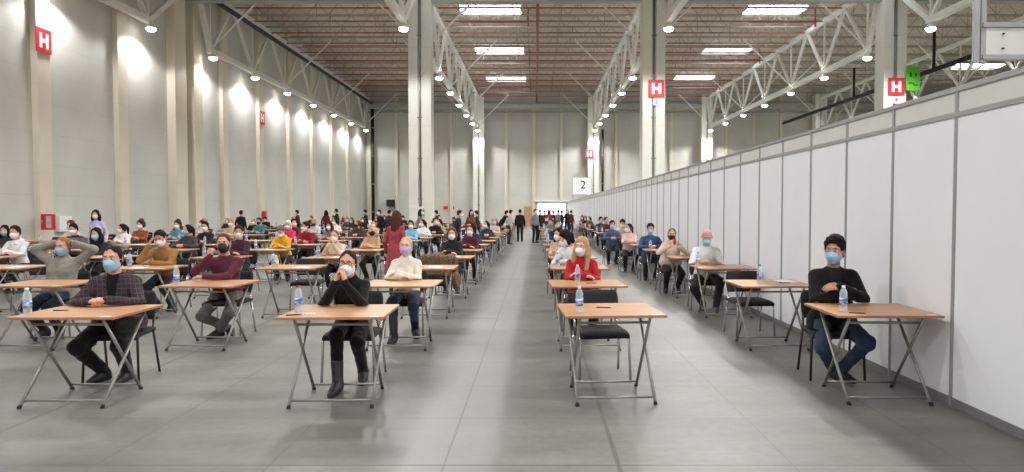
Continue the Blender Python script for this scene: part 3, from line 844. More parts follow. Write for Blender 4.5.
def hand(s, w, d, n, sg, curl=0.35, spread=0.06, fingers=True, sc=1.0):
    d = nrm(d); n = nrm(n-d*(n@d)); t = sg*np.cross(d, n)
    if not fingers:
        s.cone(w, w+d*0.05*sc, 0.027, 0.036, k=0.02); e = nrm(d+n*curl)
        s.cone(w+d*0.06*sc, w+d*0.07*sc+e*0.07*sc, 0.034, 0.022, k=0.02); s.cone(w+d*0.03+t*0.03, w+d*0.075+t*0.05, 0.015, 0.011, k=0.01); return
    offs = (0.031, 0.0105, -0.010, -0.029); lens = (0.070, 0.079, 0.073, 0.057)
    for o, L in zip(offs, lens):
        k0 = w+(d*(0.088-abs(o-0.008)*0.25)+t*o)*sc
        s.cone(w+t*o*0.55*sc+d*0.012, k0, 0.0155, 0.0125, k=0.014)
        e = nrm(d+t*o*spread*20); p = k0; ang = 0
        for fr, cw in ((0.45,1.0),(0.31,1.25),(0.24,0.9)):
            ang += curl*cw
            q = p+(e*math.cos(ang)+n*math.sin(ang))*L*fr*sc
            s.cone(p, q, 0.0088*sc, 0.0078*sc, k=0.004); p = q
    b = w+(d*0.022+t*0.022)*sc; m1 = b+nrm(d*0.55+t*0.85+n*0.25)*0.045*sc
    s.cone(b, m1, 0.016, 0.0115, k=0.012); m2 = m1+nrm(d*0.9+t*0.3+n*0.35)*0.032*sc
    s.cone(m1, m2, 0.0108, 0.0095, k=0.005); s.cone(m2, m2+nrm(d*0.95+n*0.4)*0.026*sc, 0.0095, 0.0078, k=0.004)
def head_parts(s, C, R, sc, detail=True, inflate=0.0):
    P = lambda x, y, z: C+R@(V3(x,y,z)*sc)
    i = inflate
    s.ell(P(0,.018,.035), V3(.074+i,.093+i,.079+i)*sc, R, k=.03)
    s.ell(P(0,-.018,-.028), V3(.064+i,.070+i,.084+i)*sc, R, k=.03)
    s.cone(P(-.044,.012,-.06), P(0,-.06,-.095), .022*sc+i, .02*sc+i, k=.03); s.cone(P(.044,.012,-.06), P(0,-.06,-.095), .022*sc+i, .02*sc+i, k=.03)
    if detail:
        s.cone(P(-.036,-.076,.026), P(.036,-.076,.026), .011*sc, k=.02)
        for q in (-1,1):
            s.ell(P(q*.038,-.06,-.028), V3(.022,.018,.02)*sc, R, k=.02)
            s.ell(P(q*.031,-.092,.004), V3(.019,.011,.010)*sc, R, k=.012, sub=True)
            s.ell(P(q*.0765,.014,-.004), V3(.009,.02,.031)*sc, R, k=.008)
            s.cone(P(q*.011,-.094,-.038), P(q*.008,-.098,-.036), .009*sc, k=.01)
        s.cone(P(0,-.085,.008), P(0,-.108,-.034), .009*sc, .0125*sc, k=.012)
        s.cone(P(-.02,-.083,-.062), P(.02,-.083,-.062), .008*sc, k=.01); s.cone(P(-.015,-.08,-.074), P(.015,-.08,-.074), .008*sc, k=.008)
def hair_mesh(style, C, R, sc, vox, name='hair', shoulders=None):
    s = Sdf(); P = lambda x, y, z: C+R@(V3(x,y,z)*sc)
    Ri = R.T
    def loc(X, Y, Z):
        x, y, z = X-C[0], Y-C[1], Z-C[2]
        return tuple((Ri[j,0]*x+Ri[j,1]*y+Ri[j,2]*z)/sc for j in range(3))
    if style == 'buzz':
        s.ell(P(0,.022,.036), V3(.0805,.0975,.0845)*sc, R)
    elif style in ('bun','tail'): s.ell(P(0,.022,.036), V3(.0768,.096,.082)*sc, R)
    elif style == 'thick': s.ell(P(0,.022,.048), V3(.089,.106,.097)*sc, R); s.ell(P(.02,-.03,.105), V3(.055,.05,.03)*sc, R, k=.03)
    else: s.ell(P(0,.02,.042), V3(.084,.101,.09)*sc, R)
    s.ell(P(0,.045,-.02), V3(.078 if style not in ('bun','tail') else .074,.078,.085)*sc, R, k=.03)
    s.nz = {'bun':.0012,'buzz':.0012,'tail':.0015,'thick':.005}.get(style, .003); s.nf = 60.0; s.streak = style in ('long','wavy','bob','tail','bun')
    low = {'short':-.065,'thick':-.07,'buzz':-.05,'bun':-.085}.get(style, -.5)
    hl0 = {'buzz':.082,'bun':.091,'tail':.091,'short':.066,'thick':.062}.get(style, .083)
    hln = (lambda x: hl0-.85*np.abs(x)) if style in ('bun','tail','long','bob','wavy') else (lambda x: hl0-1.1*np.maximum(np.abs(x)-.028, 0))
    def face(X, Y, Z):
        x, y, z = loc(X, Y, Z)
        # keep what is behind the temples, or above the hair line
        f = np.minimum(-.022-.35*np.abs(x)-y, hln(x)-z+.25*(-y-.05))
        ear = np.minimum(np.maximum(-.045-z, -1), .03-y)   # nothing in front of the ears below them
        g = np.maximum(f, -1)
        if low > -.4: g = np.maximum(g, low-z)
        return (g*sc).astype(np.float32)
    if style in ('short', 'buzz', 'thick'):
        def side(X, Y, Z):
            x, y, z = loc(X, Y, Z)
            return (np.minimum(.025-y, -.002-z)*sc).astype(np.float32)
        s.cut(side)
    if style in ('bun','tail'):
        for q in (-1,1): s.cone(P(q*.066,.0,.03), P(q*.070,.02,-.055), .017*sc, .014*sc, k=.02)
    s.cut(face)
    if style == 'bun': s.ell(P(0,.125,.045), V3(.035,.032,.035)*sc, R, k=.02)
    if style == 'tail':
        s.cone(P(0,.11,.04), P(0,.145,-.03), .03*sc, .034*sc, k=.02); s.cone(P(0,.145,-.03), P(.02,.13,-.24), .034*sc, .014*sc, k=.02)
    if style in ('long', 'wavy'):
        # hanging lengths added outside the cut
        for q in (-1,1):
            s.cone(P(q*.074,.0,.03), P(q*.088,-.002,-.11), .028*sc, .036*sc, k=.02); s.cone(P(q*.088,-.002,-.11), P(q*.092,-.045 if style == 'wavy' else .03,-.29), .036*sc, .026*sc, k=.02)
            s.cone(P(q*.05,.075,-.05), P(q*.06,.085,-.28), .05*sc, .035*sc, k=.03)
        s.cone(P(0,.09,-.05), P(0,.1,-.3), .055*sc, .035*sc, k=.03)
        s.cuts.clear()
        def face2(X, Y, Z):
            x, y, z = loc(X, Y, Z)
            f = np.minimum(-.022-.3*np.abs(x)-y, hln(x)-z+.25*(-y-.05))          # in front and below hair line
            lock = .062-np.abs(x)                                  # but the side locks stay
            return (np.minimum(f, np.minimum(lock+0*y, 1))*sc).astype(np.float32)
        s.cut(face2)
    if style == 'bob':
        for q in (-1,1): s.cone(P(q*.076,.01,.02), P(q*.078,.01,-.10), .025*sc, .028*sc, k=.02)
        s.cone(P(0,.085,-.02), P(0,.085,-.1), .05*sc, .04*sc, k=.03)
    return s.mesh(vox, name)
def mask_mesh(C, R, sc, vox, kind='pleat', high=0.0):
    s = Sdf(); P = lambda x, y, z: C+R@(V3(x,y,z)*sc); Ri = R.T
    head_parts(s, C, R, sc, False, .006)
    s.cone(P(0,-.088,-.012), P(0,-.112,-.045), .018*sc, .022*sc, k=.03)
    s.ell(P(0,-.075,-.055), V3(.045,.042 if kind == 'pleat' else .058,.042)*sc, R, k=.03)
    def cut(X, Y, Z):
        x, y, z = X-C[0], Y-C[1], Z-C[2]
        x, y, z = tuple((Ri[j,0]*x+Ri[j,1]*y+Ri[j,2]*z)/sc for j in range(3))
        g = np.maximum(np.maximum(z+.004-high+.30*np.abs(x), -.118-z), y+.006+.0*x)
        g = np.maximum(g, np.abs(x)-.070)
        return (g*sc).astype(np.float32)
    s.cut(cut)
    return s.mesh(vox, 'face_mask')

def person(spec, loc, rz=0.0, label='', group=None, protos=None):
    """spec -> body mesh object with hair and clothing as children"""
    g = dict(seat=True, vox=.006, fing=True, lean=.08, twist=0.0, tilt=0.0, head=(0,0,0), hoff=(0,0,0), w=1.0, fem=False, sc=1.0,
             skin=(208,160,138), top=(60,60,64), legs=(36,36,40), shoes=(24,24,26), hair=(38,28,24), style='short', mask='white', mkind='pleat',
             sleeve='long', armA=None, armB=None, legA=None, legB=None, glasses=False, coat=False, collar=.0, skirt=0, hood=False, topmat=None, mhigh=0.0,
             boots=False, nomask=False, hs=1.0, brow=(50,36,30))
    g.update(spec); vox = g['vox']; W = g['w']; fem = g['fem']; near = vox < .009
    hz = .54 if g['seat'] else .93
    H = V3(0,.02,hz)
    Rt = np.array((Euler((0,0,g['twist'])).to_matrix() @ Euler((g['lean'],0,0)).to_matrix() @ Euler((0,g['tilt'],0)).to_matrix()))
    th = g.get('th') or (.885 if fem else .95)
    T = lambda x, y, z: H+Rt@V3(x,y,z*th)
    sw = (.158*(.5+.5*W) if not fem else .142*(.6+.4*W))
    SA, SB = T(-sw,.012,.437), T(sw,.012,.437)
    hsz = (.99 if fem else 1.03)*g['hs']
    R = rotm(*g['head']); C = T(0,-.005,.600)+V3(*g['hoff'])+R@V3(0,-.018,.088)*hsz
    hipA, hipB = V3(-.09,.02,hz), V3(.09,.02,hz)
    # limbs
    dA = dict(w=(-.06,-.36,.80), pole=(-1,.3,-.6), d=(.9,-.35,0), n=(0,.1,-1), curl=.3); dB = dict(w=(.06,-.30,.815), pole=(1,.3,-.6), d=(-.95,-.2,0), n=(0,.1,-1), curl=.3)
    if not g['seat']:
        dA = dict(w=(-.25,-.04,.86), pole=(-.3,1,0), d=(0,-.1,-1), n=(1,0,0), curl=.35); dB = dict(w=(.25,-.04,.86), pole=(.3,1,0), d=(0,-.1,-1), n=(-1,0,0), curl=.35)
    arms = []
    for S_, q, ov, sg in ((SA, dA, g['armA'], 1), (SB, dB, g['armB'], -1)):
        q = dict(q); q.update(ov or {}); wp = V3(*q['w'])
        d_ = wp-S_; L = np.linalg.norm(d_)
        if L > .55: wp = S_+d_/L*.55
        e = ik(S_, wp, .29, .262, V3(*q['pole'])); arms.append((S_, e, wp, q, sg))
    legs = []
    if g['seat']: lA = dict(a=(-.11,-.08,.085), pole=(-.12,-1,.35), f=(-.15,-1,0)); lB = dict(a=(.11,-.075,.085), pole=(.12,-1,.35), f=(.15,-1,0))
    else: lA = dict(a=(-.10,.03,.085), pole=(-.05,-1,0), f=(-.15,-1,0)); lB = dict(a=(.10,.02,.085), pole=(.05,-1,0), f=(.15,-1,0))
    for hp, q, ov in ((hipA, lA, g['legA']), (hipB, lB, g['legB'])):
        q = dict(q); q.update(ov or {}); a = V3(*q['a']); k = ik(hp, a, .43, .43, V3(*q['pole'])); legs.append((hp, k, a, V3(*q['f'])))
    # ---- body (one continuous skin surface)
    b = Sdf()
    b.ell(H+V3(0,.01,0), V3(.155*W,.11,.10)); b.ell(T(0,-.005,.15), V3(.125*W,.095,.15), Rt, k=.05); b.ell(T(0,0,.33), V3(.14*W,.095,.17), Rt, k=.05)
    b.cone(T(-sw*.8,.012,.432), T(sw*.8,.012,.432), .045, k=.05)
    b.cone(T(0,.022,.46), T(0,.012,.54), .062, .052, k=.04)
    nk = C+R@V3(0,.022,-.06)*hsz
    b.cone(T(0,.018,.50), nk, .052 if not fem else .046, .05 if not fem else .044, k=.03)
    head_parts(b, C, R, hsz, near)
    for S_, e, wp, q, sg in arms:
        b.cone(S_, e, .038, .034, k=.03); b.cone(e, wp, .036, .025, k=.02)
        if q.get('hand', True): hand(b, wp, V3(*q['d']), V3(*q['n']), sg, q['curl'], q.get('spread', .06), g['fing'], .94 if fem else 1.0)
    for hp, k, a, f in legs:
        b.cone(hp, k, .072, .05, k=.03); b.cone(k, a, .048, .036, k=.02); b.cone(a, a+nrm(f)*.10+V3(0,0,-.052), .031, .022, k=.02)
    # ---- clothes
    c = Sdf(); c.nz = .0035 if near else .002; c.nf = 26.0
    tk = .014 if not g['coat'] else .026
    c.ell(H+V3(0,.0,.03), V3(.158*W+tk,.118+tk,.11+tk)); c.ell(T(0,-.012,.15), V3(.140*W+tk,.112+tk,.17), Rt, k=.06); c.ell(T(0,-.002,.33), V3(.148*W+tk,.102+tk,.18), Rt, k=.06)
    if fem:
        for q in (-1,1): c.ell(T(q*.068,-.085,.30), V3(.062,.055,.062), Rt, k=.05)
    c.cone(T(-sw*.9,.012,.428), T(0,.016,.462), .046+tk*.5, .056+tk*.5, k=.05); c.cone(T(sw*.9,.012,.428), T(0,.016,.462), .046+tk*.5, .056+tk*.5, k=.05); c.cone(T(0,.022,.44), T(0,.016,.497+g['collar']*.6), .074, .057+g['collar']*.3, k=.04)
    for S_, e, wp, q, sg in arms:
        c.cone(S_, e, (.047 if not fem else .043)+tk*.6, (.042 if not fem else .038)+tk*.5, k=.035)
        if g['sleeve'] == 'long': c.cone(e, wp+(wp-e)*.02, .043+tk*.5, .033+tk*.3, k=.02)
        else:
            pass
    if g['hood']:
        c.ell(T(0,.085,.47), V3(.10,.055,.09), Rt, k=.03); c.cone(T(-.07,.05,.49), T(-.04,-.08,.46), .03, .022, k=.02); c.cone(T(.07,.05,.49), T(.04,-.08,.46), .03, .022, k=.02)
    if g['collar'] > .03: c.cone(T(0,.018,.49), nk+R@V3(0,0,.0), .062, .060, k=.02)
    if g['skirt']:
        zz = g['skirt']; c.cone(V3(0,.02,hz-.05), V3(0,.02,zz+.08), .16*W, .23, k=.06)
    if g['coat'] and g['seat']:
        for q in (-1,1): c.cone(H+V3(q*.13,.03,0), H+V3(q*.21,-.08,-.10), .10, .06, k=.05)
    if g['sleeve'] == 'short':
        pts = [(np.array(S_), np.array(e)) for S_, e, *_ in arms]
    if g['seat']:
        sc_ = lambda X, Y, Z: np.minimum(np.minimum(.481-Z, Z-.375), Y+.235+0*X).astype(np.float32)
        b.cut(sc_); c.cut(sc_)
        cd, sd = math.cos(g.get('drot', 0)), math.sin(g.get('drot', 0))
        sl_ = lambda X, Y, Z: np.minimum(np.minimum(Z-.64, .754-Z), -.192-.62*(1-cd)-Y*cd+X*sd).astype(np.float32)
        b.cut(sl_); c.cut(sl_)
    body = b.mesh(vox, 'person'); topm = c.mesh(vox*1.15 if near else vox, 'top')
    if g['sleeve'] == 'short':
        pass
    t = Sdf(); t.nz = .0035 if near else .002; t.nf = 30.0
    t.ell(H+V3(0,.012,0), V3(.165*W,.122,.105))
    for hp, k, a, f in legs:
        t.cone(hp, k, .086*(.25+.75*W), .066*(.5+.5*W), k=.035); an = a+(k-a)*(.03 if not g['boots'] else .38)
        t.cone(k, an, .064*(.5+.5*W), .052, k=.025)
    if g['seat']: t.cut(sc_)
    trm = t.mesh(vox*1.15 if near else vox, 'trousers')
    shoes = []
    for hp, k, a, f in legs:
        s_ = Sdf(); f = nrm(f); up = V3(0,0,1)
        if a[2] > .13: up = nrm(k-a); f = nrm(f-up*(f@up)*.6)
        he = a-f*.035-up*.055; toe = a+f*.165-up*.062
        s_.cone(he, a+f*.06-up*.048, .036, .038, k=.02); s_.cone(a+f*.06-up*.05, toe, .038, .030, k=.02); s_.cone(a-f*.01-up*.02, a+(k-a)*(.08 if not g['boots'] else .42), .045, .046 if not g['boots'] else .055, k=.02)
        s_.cone(a-up*.01, a+f*.10-up*.045, .048, .038, k=.03)
        if a[2] <= .13: s_.cut(lambda X, Y, Z: (0.0*X+0.0*Y+(.004-Z)).astype(np.float32))
        shoes.append(s_.mesh(max(vox, .006), 'shoe'))
    out = dict(body=body, top=topm, trousers=trm, shoes=shoes)
    if g['style'] != 'bald': out['hair'] = hair_mesh(g['style'], C, R, hsz, vox*.85 if near else vox*.8)
    if not g['nomask']: out['mask'] = mask_mesh(C, R, hsz, vox*.75 if near else vox*.7, g['mkind'], g['mhigh'])
    out['C'] = C; out['R'] = R; out['hsz'] = hsz; out['g'] = g; out['arms'] = arms; out['T'] = T; out['Rt'] = Rt; out['legs'] = legs
    if protos == 'meshes': return out
    return place_person(out, loc, rz, label, group)
def slotmesh(o, mat):
    if not o.data.materials: o.data.materials.append(None)
    o.material_slots[0].link = 'OBJECT'; o.material_slots[0].material = mat
def place_person(out, loc, rz, label, group=None, colors=None):
    g = dict(out['g']); g.update(colors or {})
    o = bpy.data.objects.new('person', out['body']); COL.objects.link(o); o.location = loc; o.rotation_euler = (0,0,rz); o.scale = (g['sc'],)*3
    slotmesh(o, skin(g['skin'])); tag(o, label, 'person', group or 'people sitting the exam')
    def child(n, me, mat):
        q = bpy.data.objects.new(n, me); COL.objects.link(q); q.parent = o; slotmesh(q, mat); return q
    TOPN = g.get('topname', 'jumper')
    tp = child(TOPN, out['top'], g['topmat'] or cloth(g['top']))
    if g.get('vneck'):
        me = out['top']; H = V3(0,.02,.54); Q = np.empty(len(me.polygons)*3, np.float32); me.polygons.foreach_get('center', Q)
        Q = (Q.reshape(-1,3)-H)@out['Rt']
        v = (np.abs(Q[:,0]) < .012+.11*np.clip(Q[:,2]-.12, 0, 1)) & (Q[:,1] < -.02) & (Q[:,1] > -.20) & (Q[:,2] > .12) & (Q[:,2] < .56)
        me.materials.append(cloth(g['vneck'])); me.polygons.foreach_set('material_index', v.astype(np.int32)); me.update()
    child('trousers', out['trousers'], cloth(g['legs']))
    for s_ in out['shoes']: child('shoe', s_, plain('shoe_%d_%d_%d' % tuple(g['shoes']), g['shoes'], 0.55))
    if 'hair' in out: child('hair', out['hair'], hairm(g['hair']))
    if 'mask' in out: child('face_mask', out['mask'], maskm(g['mask']))
    if g['vox'] < .009:
        C, R, sc = out['C'], out['R'], out['hsz']; P = lambda x, y, z: tuple(C+R@(V3(x,y,z)*sc))
        for q in (-1,1):
            e = MB().lathe([(0,-.0125)]+[(.0125*math.sin(a*PI/8),-.0125*math.cos(a*PI/8)) for a in range(1,8)]+[(0,.0125)], 12)
            e.v = [tuple(C+R@((V3(x,-z,y)*V3(1.15,1,.50)+V3(q*.031,-.0755,.003))*sc)) for x,y,z in e.v]
            eo = child('eye', e.mesh('eye', True), plain('eye_white', (222,216,210), 0.3, var=.02))
            i_ = MB().lathe([(.0,.0),(.0055,.0),(.0055,.001),(.0,.0024)], 12)
            i_.v = [tuple(C+R@((V3(x,-z,y)+V3(q*.031,-.0868,.003))*sc)) for x,y,z in i_.v]
            child('iris', i_.mesh('iris', True), plain('iris_dark', (46,32,26), 0.25)).parent = eo
            child('eyebrow', MB().tube([P(q*.014,-.0905,.024),P(q*.03,-.0895,.029),P(q*.046,-.078,.024)],.0035,6,True,[.0028,.004,.002]).mesh('eyebrow', True), hairm(g['brow']))
        if 'mask' in out:
            for q in (-1,1):
                l_ = MB(); l_.tube([P(q*.062,-.05,-.026),P(q*.076,-.01,-.008),P(q*.083,.018,.022)],.0018,5); l_.tube([P(q*.058,-.04,-.088),P(q*.074,-.005,-.05),P(q*.083,.03,-.025)],.0018,5)
                child('ear_loop', l_.mesh('ear_loop'), maskm('white')).parent = [k for k in o.children if k.name.startswith('face_mask')][0]
        if g['glasses']:
            f = MB()
            for q in (-1,1):
                f.tube([P(q*.033+.024*math.cos(a)*1.05,-.103,.002+.019*math.sin(a)) for a in np.linspace(0,2*PI,17)],.0022,6); f.tube([P(q*.058,-.1,.008),P(q*.08,-.04,.012),P(q*.082,.02,.01)],.002,5)
            f.tube([P(-.009,-.104,.006),P(.009,-.104,.006)],.002,5); child('glasses', f.mesh('glasses'), M_INK)
    return o
# ------------------------------------------------------------------ the cast
def rows(r, c): return DESKS.get((r,c), (COLX[c-1], row_y(r), 0))
XR_ = lambda px, y: (px-536.0)/715.0*y
CAST = {}
def cast(r, c, px, label, spec, dy=.62, rz=0.0, chair='chrome', z=0.0): CAST[(r,c)] = (px, label, spec, dy, rz, chair)
CROSS = dict(legA=dict(a=(.045,-.02,.085), pole=(-.6,-1,.3), f=(.5,-1,0)), legB=dict(a=(-.055,-.11,.085), pole=(.6,-1,.3), f=(-.5,-1,0)))
FOLD = dict(armA=dict(w=(.0,-.40,.80), pole=(-1,.2,-.7), d=(1,.05,-.05), n=(0,.1,-1)), armB=dict(w=(-.03,-.33,.835), pole=(1,.2,-.7), d=(-1,.1,-.08), n=(0,.0,-1)))
CLASP = dict(armA=dict(w=(-.085,-.40,.795), pole=(-1,.2,-.6), d=(1,-.35,.1), n=(0,.35,-1), curl=.5), armB=dict(w=(.085,-.40,.80), pole=(1,.2,-.6), d=(-1,-.35,.1), n=(0,.35,-1), curl=.5))
PRAY = dict(lean=.36, armA=dict(w=(-.045,-.43,.955), pole=(-.5,-.2,-1), d=(.18,.10,1), n=(1,.15,-.1), curl=.3), armB=dict(w=(.045,-.43,.955), pole=(.5,-.2,-1), d=(-.18,.10,1), n=(-1,.15,-.1), curl=.3))
cast(1,4,117,'woman in dark plaid jacket and blue mask, hands clasped on desk', dict(fem=True, th=.92, w=1.28, lean=.25, twist=.10, head=(.02,.02,0), top=(44,38,46), topmat='plaid', vneck=(20,20,22), topname='jacket', legs=(20,20,22), hair=(28,22,22), style='bun', mask='blue', coat=True, skin=(206,158,134), **CLASP,
   legA=dict(a=(-.11,-.06,.085), pole=(-.3,-1,.3), f=(-.4,-1,0)), legB=dict(a=(.10,-.08,.085), pole=(.2,-1,.3), f=(-.1,-1,0))), rz=.12, chair='black')
cast(1,3,352,'woman in black with glasses and praying hands before her white mask', dict(fem=True, w=.92, head=(.05,.03,.06), top=(20,20,22), legs=(18,18,20), hair=(40,28,24), style='bun', mask='white', glasses=True, collar=.03, skin=(212,160,136), boots=True, **PRAY,
   legA=dict(a=(.0,-.54,.085), pole=(-.05,-.3,1), f=(-.1,-1,0)), legB=dict(a=(.12,-.10,.10), pole=(.1,-1,.2), f=(.2,-1,-.1))))
cast(1,1,834,'man in black jacket, blue jeans and pale blue mask with folded arms', dict(w=1.12, th=1.0, lean=.10, twist=-.10, head=(-.5,.06,.05), top=(22,22,25), topname='jacket', legs=(50,60,84), shoes=(20,20,22), vneck=(34,36,44), hair=(24,20,20), style='thick', mask='blue', coat=True, skin=(186,140,116), collar=.0, hs=1.03,
   armA=dict(w=(.02,-.27,.86), pole=(-1,.2,-.6), d=(1,.1,.05), n=(0,.6,-.8)), armB=dict(w=(-.02,-.31,.90), pole=(1,.2,-.6), d=(-1,.1,.0), n=(0,.6,-.8)), legA=dict(a=(.0,-.06,.085), pole=(-.5,-1,.45), f=(.3,-1,0)), legB=dict(a=(.03,-.13,.085), pole=(.5,-1,.45), f=(.5,-.8,0))), rz=-.12, chair='black')
cast(2,5,58,'woman in grey sweater with hands behind head and blue mask', dict(fem=True, w=1.12, coat=True, lean=-.16, head=(.05,.12,0), top=(142,138,132), topname='jumper', legs=(44,54,76), hair=(150,104,72), style='bun', mask='blue', skin=(214,166,140), collar=.03, boots=True,
   armA=dict(w=(-.13,.12,1.18), pole=(-1,.0,.15), d=(.8,.45,.1), n=(.2,-1,0)), armB=dict(w=(.13,.12,1.18), pole=(1,.0,.15), d=(-.8,.45,.1), n=(-.2,-1,0)), legA=dict(a=(-.13,-.09,.085)), legB=dict(a=(.06,-.10,.085), f=(.5,-1,0))))
cast(2,4,226,'man in maroon sweater with black mask, fist raised to his face', dict(w=1.10, lean=.16, twist=.05, head=(.22,.02,-.04), top=(92,42,58), legs=(104,102,100), hair=(74,54,44), style='buzz', mask='black', mhigh=.01, mkind='big', skin=(206,156,132), collar=.0,
   armA=dict(w=(-.085,-.285,1.035), pole=(-1,-.3,-1), d=(.25,.12,1), n=(.35,1,0), curl=1.1), armB=dict(w=(-.10,-.40,.795), pole=(1,.3,-.5), d=(-1,-.3,0), n=(0,.1,-1), curl=.35), **CROSS))
cast(2,3,406,'blonde woman in cream sweater and violet mask', dict(fem=True, w=1.0, lean=.08, head=(0,.0,.06), top=(222,214,202), legs=(52,62,88), hair=(200,172,134), style='bun', mask='violet', skin=(222,178,156), collar=.02, boots=True, **FOLD, legA=dict(a=(-.06,-.54,.085), pole=(-.1,-.3,1), f=(-.1,-1,0)), legB=dict(a=(.13,-.10,.10), f=(.3,-1,-.2))))
cast(2,2,582,'blonde long-haired woman in red sweater and white mask', dict(fem=True, w=1.06, lean=.14, twist=-.08, head=(-.42,.05,.05), top=(178,28,44), legs=(28,28,32), hair=(190,158,118), style='wavy', mask='white', mkind='cone', skin=(220,174,150), collar=.02, **FOLD))
cast(3,5,166,'man in tan sweater leaning his bowed head on one hand', dict(w=1.08, lean=.28, twist=.05, head=(.12,.28,-.15), top=(158,116,68), legs=(48,56,76), hair=(30,24,22), style='short', mask='white', skin=(198,148,122),
   armA=dict(w=(-.125,-.31,1.045), pole=(-.6,-.5,-1), d=(.3,.12,1), n=(.8,.5,-.1), curl=.3), armB=dict(w=(-.04,-.40,.795), pole=(1,.2,-.5), d=(-1,-.2,0), n=(0,.1,-1))))
cast(3,2,572,'dark-haired person in white shirt sitting behind the red sweater', dict(w=1.0, lean=.22, twist=-.3, head=(-1.25,.45,0), top=(214,216,220), legs=(34,34,40), hair=(24,20,20), style='bob', mask='white', skin=(206,156,132)), rz=-.2)
cast(3,1,706,'bald man in white T-shirt looking down at his desk', dict(w=1.12, lean=.18, head=(-.12,.32,.05), top=(226,228,230), legs=(40,40,44), style='bald', mask='blue', skin=(190,150,130), sleeve='short', shoes=(96,92,92),
   armA=dict(w=(-.05,-.38,.795), pole=(-1,.2,-.6), d=(1,-.1,0), n=(0,.1,-1)), armB=dict(w=(.0,-.32,.82), pole=(1,.2,-.6), d=(-1,-.1,-.05), n=(0,.1,-1)), legA=dict(a=(-.05,-.08,.085), pole=(-.5,-1,.3), f=(-.2,-1,0)), legB=dict(a=(.09,-.54,.085), pole=(.4,-.4,1), f=(-.2,-1,0))), rz=-.1)
cast(4,1,671,'woman in beige top and black mask holding a red cup', dict(fem=True, lean=.12, head=(-.15,.15,.1), top=(208,190,176), legs=(30,28,30), hair=(112,76,52), style='tail', mask='black', skin=(208,160,136), skirt=.5, boots=True, topname='top',
   armA=dict(w=(-.086,-.33,.925), pole=(-1,.0,-.8), d=(.12,-.15,1), n=(1,-.05,0), curl=.45), armB=dict(w=(.086,-.33,.915), pole=(1,.0,-.8), d=(-.12,-.15,1), n=(-1,-.05,0), curl=.45)))
cast(5,1,650,'man in blue sweater and pale mask by the partition', dict(w=1.15, lean=.14, head=(-.1,.12,0), top=(58,80,118), legs=(34,38,50), hair=(26,22,22), style='short', mask='blue', skin=(200,150,126), **CLASP))
cast(6,1,629,'woman in pink top with dark ponytail turned towards the aisle', dict(fem=True, lean=.06, head=(-.95,.1,0), top=(214,178,178), legs=(32,32,36), hair=(24,20,20), style='tail', mask='white', skin=(208,160,136), **FOLD))
cast(7,1,612,'man in slate blue jumper and white mask beside the partition', dict(vox=.010, w=1.08, lean=.1, head=(0,.1,0), top=(72,88,120), legs=(34,36,46), hair=(28,24,22), mask='blue', skin=(200,150,126), **CLASP))
cast(4,2,560,'dark-haired woman in tan top and white mask looking across the aisle', dict(fem=True, lean=.16, twist=-.2, head=(-.7,.05,0), top=(196,160,136), legs=(34,34,40), hair=(26,22,22), style='long', mask='white', skin=(206,156,132), **FOLD))
cast(4,3,452,'woman in black coat with fur trim and white mask', dict(fem=True, w=1.12, lean=.06, head=(.05,.03,0), top=(32,32,34), topname='coat', coat=True, legs=(30,30,34), hair=(104,70,50), style='bob', mask='white', skin=(212,166,142), collar=.035, **FOLD))
cast(5,3,470,'woman in dark burgundy jumper and white mask beside the aisle', dict(fem=True, lean=.06, head=(.0,.05,0), top=(74,28,36), legs=(30,30,34), hair=(34,26,24), style='bun', mask='white', skin=(210,162,138), **FOLD))
cast(4,4,337,'brown-haired woman in cream top with hands folded before her mask', dict(fem=True, head=(.0,.06,0), top=(212,196,176), legs=(34,34,40), hair=(120,84,58), style='bun', mask='white', skin=(210,162,138), **PRAY))
cast(5,4,372,'blonde woman in tan sweater and black mask looking aside', dict(fem=True, lean=.14, head=(.45,.05,.08), top=(190,152,120), legs=(38,46,48), hair=(196,156,112), style='bun', mask='black', skin=(214,168,142), **FOLD))
cast(5,5,284,'person in mustard yellow hoodie with head bowed low', dict(lean=.36, head=(.1,.55,0), top=(222,166,38), legs=(44,44,50), hair=(112,108,106), style='short', mask='white', skin=(206,156,132), hood=True, topname='hoodie', **FOLD))
cast(6,5,307,'man in crimson sweater with white mask looking to the left wall', dict(w=1.12, lean=.1, head=(-.75,.08,0), top=(134,22,38), legs=(26,26,30), hair=(34,26,24), style='short', mask='white', skin=(200,150,126), **FOLD))
cast(7,4,411,'person in light blue jacket and white mask behind the rose dress', dict(vox=.010, lean=.1, head=(.1,.1,0), top=(110,186,214), legs=(36,36,44), hair=(60,44,36), style='short', mask='white', topname='jacket', skin=(206,156,132), **FOLD))
cast(7,6,289,'person in bright pink hoodie with the hood up', dict(vox=.010, lean=.14, head=(0,.15,0), top=(220,54,100), legs=(36,36,44), hair=(226,214,210), style='bob', mask='white', topname='hoodie', hood=True, skin=(206,156,132), **FOLD))
cast(4,5,240,'person in dark plum jumper half hidden behind the maroon sweater', dict(lean=.12, head=(.3,.1,0), top=(66,44,54), legs=(36,36,44), hair=(50,36,32), style='short', mask='white', **FOLD))
cast(4,7,18,'person in white hoodie with black hair and white mask at far left', dict(vox=.010, lean=.15, head=(.1,.1,0), top=(222,222,226), legs=(36,36,44), hair=(26,24,26), style='short', mask='white', topname='hoodie', hood=True, **FOLD))
cast(5,8,6,'woman in black with light blue mask at the far left edge', dict(vox=.012, fem=True, lean=.1, head=(.2,.1,0), top=(52,52,58), hair=(24,22,24), style='long', mask='blue', **FOLD))
